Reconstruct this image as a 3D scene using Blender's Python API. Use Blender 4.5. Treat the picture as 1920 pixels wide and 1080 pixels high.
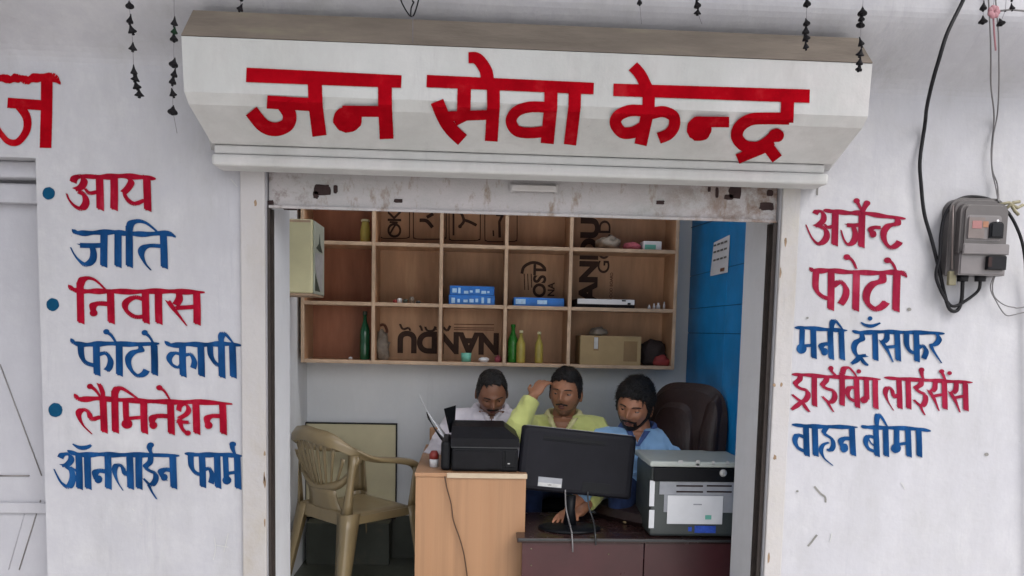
import bpy, bmesh, math, random
from mathutils import Vector, Matrix, noise
random.seed(7)
for o in list(bpy.data.objects): bpy.data.objects.remove(o)
scene = bpy.context.scene
COL = scene.collection

# ------------------------------------------------------------------ camera
F, CX, CY = 1500.0, 960.0, 750.0
YAW, PITCH, ROLL = 0.052, 0.087, 0.022
CAM = Vector((0.0, -2.7, 1.6))
fw = Vector((math.sin(YAW)*math.cos(PITCH), math.cos(YAW)*math.cos(PITCH), -math.sin(PITCH)))
rt = Vector((math.cos(YAW), -math.sin(YAW), 0.0))
up = rt.cross(fw)
rt, up = rt*math.cos(ROLL)+up*math.sin(ROLL), up*math.cos(ROLL)-rt*math.sin(ROLL)
cd = bpy.data.cameras.new('camera'); cam = bpy.data.objects.new('camera', cd); COL.objects.link(cam)
m = Matrix((rt, up, -fw)).transposed().to_4x4(); m.translation = CAM
cam.matrix_world = m
cd.sensor_width = 36.0; cd.lens = F/1920*36.0
cd.shift_x = 0.0; cd.shift_y = (CY-540)/1920
cd.clip_start = 0.05; cd.clip_end = 500
scene.camera = cam
def P(px, py, Y):
    """point of the vertical plane y=Y seen at a place of the survey photograph"""
    d = rt*((px-CX)/F)-up*((py-CY)/F)+fw
    return CAM+d*((Y-CAM.y)/d.y)

# ------------------------------------------------------------------ sky, sun, exposure
w = bpy.data.worlds.new('World'); scene.world = w; w.use_nodes = True
nt = w.node_tree; nt.nodes.clear()
sky = nt.nodes.new('ShaderNodeTexSky'); sky.sky_type = 'NISHITA'; sky.sun_disc = False
SUN_EL, SUN_AZ = math.radians(54), math.radians(38)      # from the street side, to the right
sky.sun_elevation = SUN_EL; sky.sun_rotation = math.radians(180)-SUN_AZ
sky.air_density = 1.0; sky.dust_density = 4.0; sky.ozone_density = 1.0
hs = nt.nodes.new('ShaderNodeHueSaturation'); hs.inputs['Saturation'].default_value = 0.3
bg = nt.nodes.new('ShaderNodeBackground'); bg.inputs['Strength'].default_value = 0.15
ow = nt.nodes.new('ShaderNodeOutputWorld')
nt.links.new(sky.outputs[0], hs.inputs['Color']); nt.links.new(hs.outputs[0], bg.inputs[0]); nt.links.new(bg.outputs[0], ow.inputs[0])
sd = bpy.data.lights.new('sun', 'SUN'); sd.energy = 0.6; sd.angle = math.radians(30); sd.color = (1.0, 0.96, 0.9)
so = bpy.data.objects.new('sun', sd); COL.objects.link(so)
sdir = Vector((math.sin(SUN_AZ)*math.cos(SUN_EL), -math.cos(SUN_AZ)*math.cos(SUN_EL), math.sin(SUN_EL)))
so.rotation_euler = sdir.to_track_quat('Z', 'Y').to_euler(); so.location = (3, -4, 6)
vs = scene.view_settings
vs.view_transform = 'Standard'; vs.look = 'None'; vs.gamma = 1.0; vs.use_curve_mapping = False
vs.exposure = 1.4
scene.render.engine = 'CYCLES'
scene.cycles.max_bounces = 10; scene.cycles.diffuse_bounces = 6

# ------------------------------------------------------------------ materials
MATS = {}
def _base(name):
    m = bpy.data.materials.new(name); m.use_nodes = True
    t = m.node_tree; b = t.nodes['Principled BSDF']; MATS[name] = m
    return m, t, b
def N(t, kind, **kw):
    n = t.nodes.new(kind)
    for k, v in kw.items():
        if k in n.inputs: n.inputs[k].default_value = v
        else: setattr(n, k, v)
    return n
def coords(t, scale=(1, 1, 1)):
    tc = N(t, 'ShaderNodeTexCoord'); mp = N(t, 'ShaderNodeMapping'); mp.inputs['Scale'].default_value = scale
    t.links.new(tc.outputs['Object'], mp.inputs[0]); return mp.outputs[0]
def mixc(t, fac, a, b):
    n = N(t, 'ShaderNodeMix', data_type='RGBA')
    for i, v in ((0, fac), (6, a), (7, b)):
        if hasattr(v, 'links'): t.links.new(v, n.inputs[i])
        else: n.inputs[i].default_value = v if i == 0 else (*v, 1)
    return n.outputs[2]
def noise_f(t, co, scale, lo, hi, detail=5, rough=0.6):
    n = N(t, 'ShaderNodeTexNoise', Scale=scale, Detail=detail, Roughness=rough); t.links.new(co, n.inputs[0])
    r = N(t, 'ShaderNodeMapRange'); r.inputs[1].default_value = lo; r.inputs[2].default_value = hi
    t.links.new(n.outputs[0], r.inputs[0]); return r.outputs[0]
def bump(t, b, h, s, d=0.01):
    n = N(t, 'ShaderNodeBump', Strength=s, Distance=d); t.links.new(h, n.inputs['Height']); t.links.new(n.outputs[0], b.inputs['Normal'])
def mat(name, col, rough=0.6, var=0.18, scale=9, bmp=0.15, metal=0.0, spec=0.4, stretch=(1, 1, 1), dirt=None, alpha=None, trans=0.0, coat=0.0, sheen=0.0):
    m, t, b = _base(name)
    co = coords(t, stretch)
    f = noise_f(t, co, scale, 0.3, 0.7)
    c = mixc(t, f, [x*(1-var) for x in col], [min(1, x*(1+var)) for x in col])
    if dirt:
        c = mixc(t, noise_f(t, co, scale*0.5, 0.56, 0.8, 8, 0.7), c, dirt)
    t.links.new(c, b.inputs['Base Color'])
    rr = noise_f(t, co, scale*2.3, 0.0, 1.0)
    mr = N(t, 'ShaderNodeMapRange'); t.links.new(rr, mr.inputs[0]); mr.inputs[3].default_value = max(0.02, rough-0.08); mr.inputs[4].default_value = min(1, rough+0.1)
    t.links.new(mr.outputs[0], b.inputs['Roughness'])
    b.inputs['Metallic'].default_value = metal; b.inputs['Specular IOR Level'].default_value = spec
    b.inputs['Transmission Weight'].default_value = trans; b.inputs['Coat Weight'].default_value = coat
    if sheen: b.inputs['Sheen Weight'].default_value = sheen
    if bmp: bump(t, b, noise_f(t, co, scale*5, 0.2, 0.8), bmp, 0.004)
    return m
def plaster(name, col, stain, spots, tint, amount=0.8):
    m, t, b = _base(name)
    co = coords(t)
    c = mixc(t, noise_f(t, co, 1.3, 0.35, 0.65, 4), col, tint)
    c = mixc(t, noise_f(t, coords(t, (1, 1, 0.35)), 3.0, 0.44, 0.74, 9, 0.74), c, stain)
    c = mixc(t, noise_f(t, coords(t, (3.5, 1, 0.3)), 2.1, 0.57, 0.74, 10, 0.8), c, [x*0.74 for x in col])
    f2 = noise_f(t, co, 21, 0.685, 0.75, 6, 0.7)
    c = mixc(t, f2, c, spots)
    n = noise_f(t, co, 7, 0.35, 0.7, 8, 0.75)
    c = mixc(t, n, c, [x*0.93 for x in col])
    t.links.new(c, b.inputs['Base Color']); b.inputs['Roughness'].default_value = 0.75; b.inputs['Specular IOR Level'].default_value = 0.25
    h = N(t, 'ShaderNodeMath', operation='ADD'); t.links.new(noise_f(t, co, 5, 0.2, 0.8, 3), h.inputs[0])
    h2 = N(t, 'ShaderNodeMath', operation='MULTIPLY'); t.links.new(noise_f(t, co, 55, 0.2, 0.8, 4), h2.inputs[0]); h2.inputs[1].default_value = 0.22
    t.links.new(h2.outputs[0], h.inputs[1]); bump(t, b, h.outputs[0], 0.35*amount, 0.012)
    return m
M_WALL = plaster('limewashed plaster', (0.322, 0.322, 0.352), (0.232, 0.232, 0.236), (0.13, 0.115, 0.10), (0.372, 0.37, 0.386))
M_SIGN = plaster('whitewashed sign board', (0.365, 0.372, 0.372), (0.265, 0.265, 0.255), (0.20, 0.18, 0.16), (0.42, 0.40, 0.412))
M_TRIM = plaster('cream jamb paint', (0.325, 0.315, 0.325), (0.25, 0.225, 0.195), (0.13, 0.075, 0.045), (0.31, 0.295, 0.275), 1.2)
M_INNER = plaster('inside wall paint', (0.70, 0.72, 0.75), (0.62, 0.64, 0.65), (0.50, 0.48, 0.46), (0.70, 0.71, 0.73), 0.5)
M_REVEAL = plaster('reveal grey paint', (0.56, 0.57, 0.60), (0.42, 0.43, 0.45), (0.25, 0.22, 0.20), (0.48, 0.48, 0.50), 0.6)
M_DUST = mat('brown dust on the sign top', (0.125, 0.103, 0.085), 0.9, 0.2, 5, 0.3, dirt=(0.16, 0.15, 0.10), stretch=(1, 3, 3))
M_STREET = mat('dusty street concrete', (0.60, 0.58, 0.55), 0.85, 0.12, 2, 0.4)
M_FLOOR = mat('dark greenish floor', (0.07, 0.075, 0.06), 0.4, 0.3, 4, 0.1, dirt=(0.15, 0.12, 0.09))
M_DADO = mat('dark dado paint', (0.045, 0.05, 0.04), 0.5, 0.3, 5, 0.1, dirt=(0.12, 0.09, 0.05))
M_CEIL = mat('ceiling paint', (0.6, 0.6, 0.6), 0.8, 0.05, 3, 0.1)
M_RED = mat('red sign paint', (0.19, 0.005, 0.016), 0.9, 0.3, 22, 0.1, spec=0.0, stretch=(1, 1, 0.4), dirt=(0.27, 0.04, 0.07))
M_REDR = mat('faded pinkish red sign paint', (0.165, 0.011, 0.028), 0.9, 0.3, 22, 0.1, spec=0.0, stretch=(1, 1, 0.4), dirt=(0.225, 0.04, 0.066))
M_REDBIG = mat('deep red sign paint', (0.225, 0.002, 0.006), 0.9, 0.2, 14, 0.1, spec=0.0, dirt=(0.27, 0.02, 0.025))
M_BLUE = mat('blue sign paint', (0.007, 0.036, 0.110), 0.9, 0.4, 18, 0.1, spec=0.0, stretch=(1, 1, 0.4), dirt=(0.02, 0.075, 0.18))
M_TEAL = mat('teal dot paint', (0.006, 0.045, 0.095), 0.9, 0.15, 18, 0.1, spec=0.0)
M_MARK = mat('grey scuff', (0.14, 0.135, 0.13), 0.8, 0.2, 30, 0)
M_SHEET = plaster('painted sheet steel', (0.33, 0.33, 0.365), (0.27, 0.27, 0.285), (0.24, 0.23, 0.22), (0.36, 0.36, 0.39), 0.4)
M_SEAM = mat('dark seam', (0.17, 0.16, 0.16), 0.8, 0.2, 20, 0)
M_BLACKMETAL = mat('dark rusty channel', (0.022, 0.016, 0.014), 0.7, 0.3, 20, 0.3)
M_HOLE = mat('rusted slot', (0.018, 0.008, 0.008), 0.9, 0.3, 30, 0.2)
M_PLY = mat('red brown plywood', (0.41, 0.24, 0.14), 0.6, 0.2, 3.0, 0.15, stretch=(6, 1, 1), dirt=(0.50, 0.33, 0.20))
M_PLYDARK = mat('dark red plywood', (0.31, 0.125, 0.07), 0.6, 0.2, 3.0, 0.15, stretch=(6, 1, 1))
M_EDGE = mat('pale wood lipping', (0.44, 0.315, 0.22), 0.6, 0.2, 12, 0.25, stretch=(1, 1, 1))
M_INK = mat('stencil ink', (0.045, 0.022, 0.015), 0.8, 0.2, 40, 0)
M_INKSOFT = mat('faded stencil ink', (0.11, 0.04, 0.025), 0.8, 0.2, 40, 0)
M_BLUEWALL = mat('blue panel', (0.004, 0.20, 0.50), 0.38, 0.3, 2.5, 0.15, dirt=(0.006, 0.13, 0.36))
M_BLUESEAM = mat('blue panel seam', (0.003, 0.04, 0.12), 0.5, 0.1, 10, 0)
M_CREAM = mat('cream plastic', (0.60, 0.57, 0.36), 0.4, 0.08, 6, 0.03)
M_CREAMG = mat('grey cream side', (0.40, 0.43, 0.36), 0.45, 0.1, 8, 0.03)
M_DKGREEN = mat('dark green print', (0.05, 0.06, 0.045), 0.6, 0.2, 12, 0)
M_BOARD = mat('cream board', (0.52, 0.47, 0.31), 0.55, 0.1, 4, 0.05)
M_OLIVE = mat('olive brown plastic', (0.205, 0.155, 0.082), 0.33, 0.12, 8, 0.04, spec=0.6)
M_LAM = mat('beech laminate', (0.33, 0.18, 0.095), 0.45, 0.16, 3.2, 0.05, stretch=(9, 1, 0.25), dirt=(0.275, 0.14, 0.07))
M_LAMEDGE = mat('laminate edge', (0.45, 0.36, 0.26), 0.5, 0.1, 12, 0.05)
M_MAROON = mat('maroon laminate', (0.050, 0.014, 0.017), 0.3, 0.25, 4, 0.03, dirt=(0.07, 0.035, 0.034))
M_MAROONTOP = mat('dark polished desk top', (0.028, 0.013, 0.012), 0.25, 0.25, 6, 0.03)
M_BLK = mat('black plastic', (0.005, 0.0055, 0.0075), 0.42, 0.2, 20, 0.06, spec=0.16)
M_BLK2 = mat('soft black plastic', (0.008, 0.008, 0.010), 0.5, 0.2, 20, 0.1, spec=0.12)
M_MONBACK = mat('charcoal plastic', (0.009, 0.009, 0.013), 0.45, 0.2, 6, 0.1, spec=0.12)
M_GREYBAND = mat('dark grey plastic', (0.035, 0.037, 0.04), 0.4, 0.1, 20, 0.05)
M_LABEL = mat('grey label', (0.42, 0.42, 0.42), 0.5, 0.15, 40, 0)
M_WHITE = mat('white paper', (0.62, 0.63, 0.66), 0.7, 0.04, 20, 0.03)
M_PAPERGREY = mat('grey printed paper', (0.28, 0.29, 0.32), 0.7, 0.1, 30, 0.03)
M_MFPTOP = mat('pale grey lid', (0.38, 0.41, 0.385), 0.4, 0.07, 8, 0.03)
M_MFP = mat('grey green plastic', (0.048, 0.056, 0.056), 0.4, 0.12, 10, 0.05)
M_BLUELAB = mat('bright blue label', (0.02, 0.07, 0.42), 0.5, 0.3, 60, 0)
M_LEATHER = mat('dark brown leatherette', (0.020, 0.009, 0.008), 0.46, 0.3, 14, 0.35)
M_SKIN = mat('brown skin', (0.31, 0.142, 0.080), 0.42, 0.12, 18, 0.05)
M_SKIN2 = mat('dark brown skin', (0.20, 0.088, 0.052), 0.42, 0.12, 18, 0.05)
M_SKIN3 = mat('warm brown skin', (0.37, 0.165, 0.095), 0.42, 0.12, 18, 0.05)
M_HAIR = mat('black hair', (0.007, 0.0055, 0.0055), 0.42, 0.5, 50, 1.0, spec=0.4, stretch=(1, 1, 0.3))
M_STUBBLE = mat('shaved stubble', (0.19, 0.095, 0.06), 0.6, 0.2, 80, 0.2)
M_LIP = mat('lips', (0.14, 0.045, 0.04), 0.45, 0.1, 30, 0)
M_EYE = mat('eye white', (0.20, 0.17, 0.155), 0.2, 0.02, 10, 0)
M_IRIS = mat('dark iris', (0.01, 0.006, 0.005), 0.15, 0.02, 10, 0)
M_SHIRTW = mat('white shirt', (0.58, 0.55, 0.60), 0.85, 0.08, 9, 0.3, sheen=0.2)
M_SHIRTY = mat('lime yellow shirt', (0.52, 0.55, 0.19), 0.85, 0.12, 9, 0.3, sheen=0.2)
M_SHIRTYIN = mat('shirt collar inside', (0.62, 0.58, 0.30), 0.85, 0.08, 9, 0.2)
M_SHIRTB = mat('light blue shirt', (0.24, 0.42, 0.66), 0.85, 0.12, 9, 0.3, sheen=0.2)
M_SHIRTBC = mat('navy collar', (0.06, 0.10, 0.26), 0.85, 0.1, 9, 0.2)
M_JEANS = mat('dark blue trousers', (0.015, 0.03, 0.09), 0.9, 0.25, 30, 0.4)
M_STEELGREY = mat('meter grey plastic', (0.062, 0.056, 0.057), 0.42, 0.15, 8, 0.06)
M_METERLIGHT = mat('meter dusty cover', (0.098, 0.088, 0.092), 0.35, 0.15, 8, 0.05, spec=0.6)
M_METERFACE = mat('meter dial plate', (0.105, 0.085, 0.082), 0.3, 0.1, 30, 0)
M_PINKLAB = mat('pink print', (0.20, 0.085, 0.085), 0.5, 0.1, 40, 0)
M_ORANGE = mat('orange print', (0.20, 0.09, 0.05), 0.5, 0.1, 40, 0)
M_CABLE = mat('black cable', (0.005, 0.005, 0.007), 0.55, 0.2, 30, 0.1, spec=0.2)
M_WIRE = mat('grey wire', (0.10, 0.095, 0.10), 0.5, 0.1, 30, 0)
M_WIRE2 = mat('pale grey wire', (0.16, 0.155, 0.16), 0.5, 0.2, 30, 0)
M_BROWNWIRE = mat('brown wire', (0.07, 0.035, 0.02), 0.5, 0.1, 30, 0)
M_BRASS = mat('faded olive seal', (0.15, 0.135, 0.085), 0.6, 0.2, 30, 0.1)
M_BELL = mat('black bead', (0.004, 0.0035, 0.005), 0.6, 0.2, 60, 0.2, spec=0.15)
M_BELLG = mat('dark green bead', (0.004, 0.018, 0.008), 0.6, 0.2, 60, 0.2, spec=0.15)
M_THREAD = mat('thread', (0.12, 0.11, 0.13), 0.8, 0.1, 60, 0)
M_PINK = mat('pink plastic flower', (0.24, 0.11, 0.13), 0.6, 0.2, 30, 0.1)
M_GREENGL = mat('green bottle', (0.01, 0.10, 0.045), 0.12, 0.2, 15, 0, spec=0.8)
M_LIME = mat('bright green bottle', (0.03, 0.20, 0.03), 0.25, 0.3, 30, 0.1)
M_YELLOWB = mat('yellow bottle', (0.33, 0.27, 0.06), 0.3, 0.15, 20, 0.03)
M_CARTON = mat('cardboard', (0.32, 0.23, 0.12), 0.8, 0.1, 10, 0.1)
M_TAPE = mat('brown tape', (0.20, 0.12, 0.05), 0.3, 0.1, 20, 0)
M_BLUEBOX = mat('blue box', (0.012, 0.14, 0.50), 0.4, 0.2, 20, 0.03)
M_BLUEPALE = mat('pale blue print', (0.35, 0.55, 0.78), 0.5, 0.2, 50, 0)
M_GREYBAG = mat('grey plastic bag', (0.20, 0.17, 0.14), 0.35, 0.25, 40, 0.6)
M_TEALCUP = mat('teal cup', (0.14, 0.42, 0.34), 0.4, 0.1, 20, 0)
M_DKRED = mat('dark red cloth', (0.22, 0.03, 0.03), 0.8, 0.3, 20, 0.4)
M_PINKCL = mat('pink cloth', (0.35, 0.08, 0.11), 0.8, 0.3, 20, 0.4)
M_DARKCL = mat('dark cloth', (0.03, 0.02, 0.02), 0.8, 0.3, 20, 0.4)
M_REDCAP = mat('red plastic', (0.22, 0.03, 0.025), 0.4, 0.1, 20, 0)
M_SANDAL = mat('sandal brown', (0.08, 0.045, 0.025), 0.6, 0.2, 20, 0.1)

M_RUST = mat('brown rust', (0.17, 0.115, 0.075), 0.9, 0.3, 40, 0.2)
# shutter rail: chipped white paint over rust
def shutter_mat():
    m, t, b = _base('chipped white shutter paint')
    co = coords(t)
    c = mixc(t, noise_f(t, coords(t, (1, 1, 2)), 4, 0.3, 0.7, 8, 0.7), (0.31, 0.285, 0.295), (0.235, 0.235, 0.235))
    c = mixc(t, noise_f(t, coords(t, (2.2, 1, 1)), 9, 0.54, 0.68, 8, 0.75), c, (0.15, 0.11, 0.085))
    sx = N(t, 'ShaderNodeSeparateXYZ'); t.links.new(co, sx.inputs[0])
    r = N(t, 'ShaderNodeMapRange'); t.links.new(sx.outputs[0], r.inputs[0]); r.inputs[1].default_value = 0.30; r.inputs[2].default_value = 0.80
    n2 = noise_f(t, co, 13, 0.40, 0.60, 8, 0.75)
    mm = N(t, 'ShaderNodeMath', operation='MULTIPLY'); t.links.new(r.outputs[0], mm.inputs[0]); t.links.new(n2, mm.inputs[1])
    c = mixc(t, mm.outputs[0], c, (0.105, 0.06, 0.04))
    rl = N(t, 'ShaderNodeMapRange'); t.links.new(sx.outputs[0], rl.inputs[0]); rl.inputs[1].default_value = -0.62; rl.inputs[2].default_value = -0.86
    m2 = N(t, 'ShaderNodeMath', operation='MULTIPLY'); t.links.new(rl.outputs[0], m2.inputs[0]); t.links.new(noise_f(t, co, 16, 0.5, 0.66, 8, 0.75), m2.inputs[1])
    c = mixc(t, m2.outputs[0], c, (0.07, 0.04, 0.03))
    t.links.new(c, b.inputs['Base Color']); b.inputs['Roughness'].default_value = 0.7
    bump(t, b, n2, 0.4, 0.006)
    return m
M_SHUT = shutter_mat()

# ------------------------------------------------------------------ mesh helpers
class MB:
    def __init__(s): s.v = []; s.f = []; s.sm = []
    def add(s, vs, fs, M=None, smooth=False):
        n = len(s.v)
        s.v += [(M @ Vector(v)) if M is not None else Vector(v) for v in vs]
        s.f += [[i+n for i in f] for f in fs]; s.sm += [smooth]*len(fs)
        return s
    def box(s, x0, x1, y0, y1, z0, z1, b=0.0, M=None, seg=2):
        if b <= 0:
            vs = [(x, y, z) for x in (x0, x1) for y in (y0, y1) for z in (z0, z1)]
            return s.add(vs, [(0, 1, 3, 2), (4, 6, 7, 5), (0, 4, 5, 1), (2, 3, 7, 6), (0, 2, 6, 4), (1, 5, 7, 3)], M)
        bm = bmesh.new(); bmesh.ops.create_cube(bm, size=1)
        for v in bm.verts: v.co = Vector(((x0+x1)/2+v.co.x*(x1-x0), (y0+y1)/2+v.co.y*(y1-y0), (z0+z1)/2+v.co.z*(z1-z0)))
        b = min(b, 0.49*min(x1-x0, y1-y0, z1-z0))
        bmesh.ops.bevel(bm, geom=bm.edges[:], offset=b, segments=seg, affect='EDGES', profile=0.5)
        return s.frombm(bm, M, smooth=False)
    def frombm(s, bm, M=None, smooth=True):
        bm.verts.ensure_lookup_table(); bm.verts.index_update()
        s.add([v.co.copy() for v in bm.verts], [[v.index for v in f.verts] for f in bm.faces], M, smooth); bm.free(); return s
    def tube(s, pts, r, n=8, caps=True, M=None, smooth=True):
        pts = [Vector(p) for p in pts]; rs = r if isinstance(r, (list, tuple)) else [r]*len(pts)
        vs = []; fs = []; ref = None
        for i, p in enumerate(pts):
            d = (pts[min(i+1, len(pts)-1)]-pts[max(i-1, 0)]).normalized()
            if ref is None: ref = Vector((0, 0, 1)) if abs(d.z) < 0.9 else Vector((1, 0, 0))
            a = (ref-d*ref.dot(d)).normalized(); b = d.cross(a); ref = a
            for k in range(n):
                t = 2*math.pi*k/n; vs.append(p+(a*math.cos(t)+b*math.sin(t))*rs[i])
        for i in range(len(pts)-1):
            for k in range(n):
                fs.append((i*n+k, i*n+(k+1) % n, (i+1)*n+(k+1) % n, (i+1)*n+k))
        if caps: fs.append(tuple(range(n))[::-1]); fs.append(tuple(range((len(pts)-1)*n, len(pts)*n)))
        return s.add(vs, fs, M, smooth)
    def lathe(s, prof, n=16, M=None, smooth=True):
        vs = []; fs = []
        for r, z in prof:
            for k in range(n):
                t = 2*math.pi*k/n; vs.append((r*math.cos(t), r*math.sin(t), z))
        for i in range(len(prof)-1):
            for k in range(n): fs.append((i*n+k, i*n+(k+1) % n, (i+1)*n+(k+1) % n, (i+1)*n+k))
        fs.append(tuple(range(n))[::-1]); fs.append(tuple(range((len(prof)-1)*n, len(prof)*n)))
        return s.add(vs, fs, M, smooth)
    def prism(s, poly, d, M=None):
        """polygon in x,z extruded along y from 0 to d"""
        n = len(poly); vs = [(x, 0, z) for x, z in poly]+[(x, d, z) for x, z in poly]
        fs = [tuple(range(n)), tuple(range(2*n-1, n-1, -1))]+[(i, i+n, (i+1) % n+n, (i+1) % n) for i in range(n)]
        return s.add(vs, fs, M)
    def ellips(s, c, r, M=None, nu=20, nv=12):
        vs = []; fs = []
        for j in range(nv+1):
            ph = math.pi*j/nv
            for i in range(nu):
                th = 2*math.pi*i/nu; vs.append((c[0]+r[0]*math.sin(ph)*math.cos(th), c[1]+r[1]*math.sin(ph)*math.sin(th), c[2]-r[2]*math.cos(ph)))
        for j in range(nv):
            for i in range(nu): fs.append((j*nu+i, j*nu+(i+1) % nu, (j+1)*nu+(i+1) % nu, (j+1)*nu+i))
        return s.add(vs, fs, M, True)
    def build(s, name, m, parent=None, label=None, cat=None, group=None, kind=None, merge=False, origin=None):
        if parent is not None: o0 = WORLD[parent.name].copy()
        elif origin is not None: o0 = Vector(origin)
        else:
            xs = [v.x for v in s.v]; ys = [v.y for v in s.v]; zs = [v.z for v in s.v]
            o0 = Vector(((min(xs)+max(xs))/2, (min(ys)+max(ys))/2, min(zs)))
        me = bpy.data.meshes.new(name); me.from_pydata([v-o0 for v in s.v], [], s.f)
        if merge:
            bm = bmesh.new(); bm.from_mesh(me); bmesh.ops.remove_doubles(bm, verts=bm.verts[:], dist=1e-5)
            bmesh.ops.recalc_face_normals(bm, faces=bm.faces[:]); bm.to_mesh(me); bm.free()
        else:
            bm = bmesh.new(); bm.from_mesh(me); bmesh.ops.recalc_face_normals(bm, faces=bm.faces[:]); bm.to_mesh(me); bm.free()
            me.polygons.foreach_set('use_smooth', s.sm) if len(me.polygons) == len(s.sm) else None
        me.materials.append(m)
        o = bpy.data.objects.new(name, me); COL.objects.link(o)
        if parent is not None: o.parent = parent
        else: o.location = o0
        WORLD[o.name] = o0
        props(o, label, cat, group, kind); return o
WORLD = {}
def props(o, label=None, cat=None, group=None, kind=None):
    for k, v in (('label', label), ('category', cat), ('group', group), ('kind', kind)):
        if v: o[k] = v
def thing(name, loc, label, cat, group=None):
    o = bpy.data.objects.new(name, None); o.empty_display_size = 0.05; COL.objects.link(o)
    o.location = loc; o.matrix_world = Matrix.Translation(Vector(loc)); WORLD[o.name] = Vector(loc)
    props(o, label, cat, group); return o
def RZ(a, c=(0, 0, 0)): c = Vector(c); return Matrix.Translation(c) @ Matrix.Rotation(a, 4, 'Z') @ Matrix.Translation(-c)
def at(loc, rz=0, rx=0, ry=0): return Matrix.Translation(Vector(loc)) @ Matrix.Rotation(rz, 4, 'Z') @ Matrix.Rotation(rx, 4, 'X') @ Matrix.Rotation(ry, 4, 'Y')
def spline(pts, k=6):
    out = []; n = len(pts)
    for i in range(n-1):
        p0 = pts[max(i-1, 0)]; p1 = pts[i]; p2 = pts[i+1]; p3 = pts[min(i+2, n-1)]
        for j in range(k):
            t = j/k
            out.append(tuple(0.5*((2*b)+(-a+c)*t+(2*a-5*b+4*c-d)*t*t+(-a+3*b-3*c+d)*t**3) for a, b, c, d in zip(p0, p1, p2, p3)))
    out.append(tuple(pts[-1])); return out

FLOOR = 0.35
XL, XR, ZL = -0.678, 1.032, 2.115        # shop opening, bottom of the lintel
# ------------------------------------------------------------------ ground and building shell
MB().box(-9, 9, -12, 6, -0.3, 0.0).build('street', M_STREET, kind='structure')
MB().box(-0.87, 1.172, 0.02, 1.62, 0.02, FLOOR).build('floor', M_FLOOR, kind='structure')

fac = thing('shop_front_wall', (0.2, 0, 0), 'lilac white plastered shop front wall with red and blue painted Hindi lists', 'wall')
wb = MB()
T = 0.33
wb.box(-1.408, XL-0.001, 0.0, T, 0.0, 2.117)
wb.box(XR+0.001, 4.2, 0.0, T, 0.0, 2.117)
wb.box(-4.2, -3.1, 0.0, T, 0.0, 2.117)
# upper wall leaning out in a smooth cove to the balcony above
prof = [(0.0, 2.117), (0.0, 2.40)]
YFA = -0.20                                # face of the balcony beam above the wall
for i in range(1, 17):
    t_ = i/16; prof.append((YFA*(t_*t_*(3-2*t_)), 2.405+0.215*t_))
prof += [(YFA, 4.1), (T, 4.1), (T, 2.117)]
n = len(prof); vs = []
for X in (-4.2, 4.2): vs += [(X, y, z) for y, z in prof]
wb.add(vs, [(i, (i+1) % n, (i+1) % n+n, i+n) for i in range(n)]+[tuple(range(n)), tuple(range(2*n-1, n-1, -1))])
wb.build('plastered_wall', M_WALL, fac)
MB().box(-4.2, -3.15, -2.4, -.001, 0.0, 3.899).build('unseen_shade_wall', M_WALL, fac)  # unseen wall added on the left to darken the lower left front
MB().box(-4.2, 2.0, -2.15, YFA-.001, 3.9, 4.02).build('balcony_shade_slab', M_CEIL, fac)  # unseen overhang, sized and placed to hold sky light off the front
# jamb trims, slightly proud of the wall
jl0, jl1 = -0.760, XL
MB().box(jl0, jl1-0.002, -0.012, -0.0005, 0.0, 2.117, 0.004).build('door_jamb', M_TRIM, fac)
MB().box(XR+0.004, XR+0.066, -0.012, -0.0005, 0.0, 2.117, 0.004).build('door_jamb', M_TRIM, fac)
MB().box(XL-0.0005, XL+0.0015, 0.075, T-0.002, FLOOR, 2.11).box(XR-0.0015, XR+0.0005, 0.075, T-0.002, FLOOR, 2.11).build('reveal', M_REVEAL, fac)
MB().box(XL, XR, -0.25, 0.018, 0.0, FLOOR-0.1, 0.01).build('doorstep', M_STREET, fac)

for k in range(11):
    zc = random.uniform(0.75, 2.05); left = random.random() < .45; x_ = (XL-.004-abs(random.gauss(0, .010))) if left else (XR+.006+abs(random.gauss(0, .014)))
    w_, h_ = random.uniform(.002, .006), random.uniform(.004, .022)
    pts = [(x_+w_*math.cos(a)*random.uniform(.6, 1.2), zc+h_*math.sin(a)*random.uniform(.6, 1.2)) for a in [i*2*math.pi/9 for i in range(9)]]
    MB().prism(pts, .0009, Matrix.Translation((0, -.0127, 0))).build('rust_chip', M_RUST, fac)
# room shell
def struct(name, mb, m): return mb.build(name, m, kind='structure')
bw = MB().box(-0.95, 1.25, 1.60, 1.70, 0.0, 2.9); struct('back_wall', bw, M_INNER)
struct('left_wall', MB().box(-0.97, -0.87, T+0.001, 1.599, 0.0, 2.9), M_INNER)
struct('right_wall', MB().box(1.172, 1.27, T+0.001, 1.599, 0.0, 2.9), M_INNER)
ce = MB(); ce.box(-0.869, 1.171, T+0.002, 0.38, 2.75, 2.80).box(-0.869, 1.171, 1.34, 1.598, 2.75, 2.80).box(-0.869, -0.84, 0.3805, 1.3395, 2.75, 2.80).box(1.14, 1.171, 0.3805, 1.3395, 2.75, 2.80)
struct('ceiling', ce, M_CEIL)             # unseen opening added in the middle to let daylight onto the shelf
struct('lower_wall_paint', MB().box(-0.868, 0.3, 1.595, 1.599, FLOOR+.001, 0.585), M_DADO)

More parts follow.
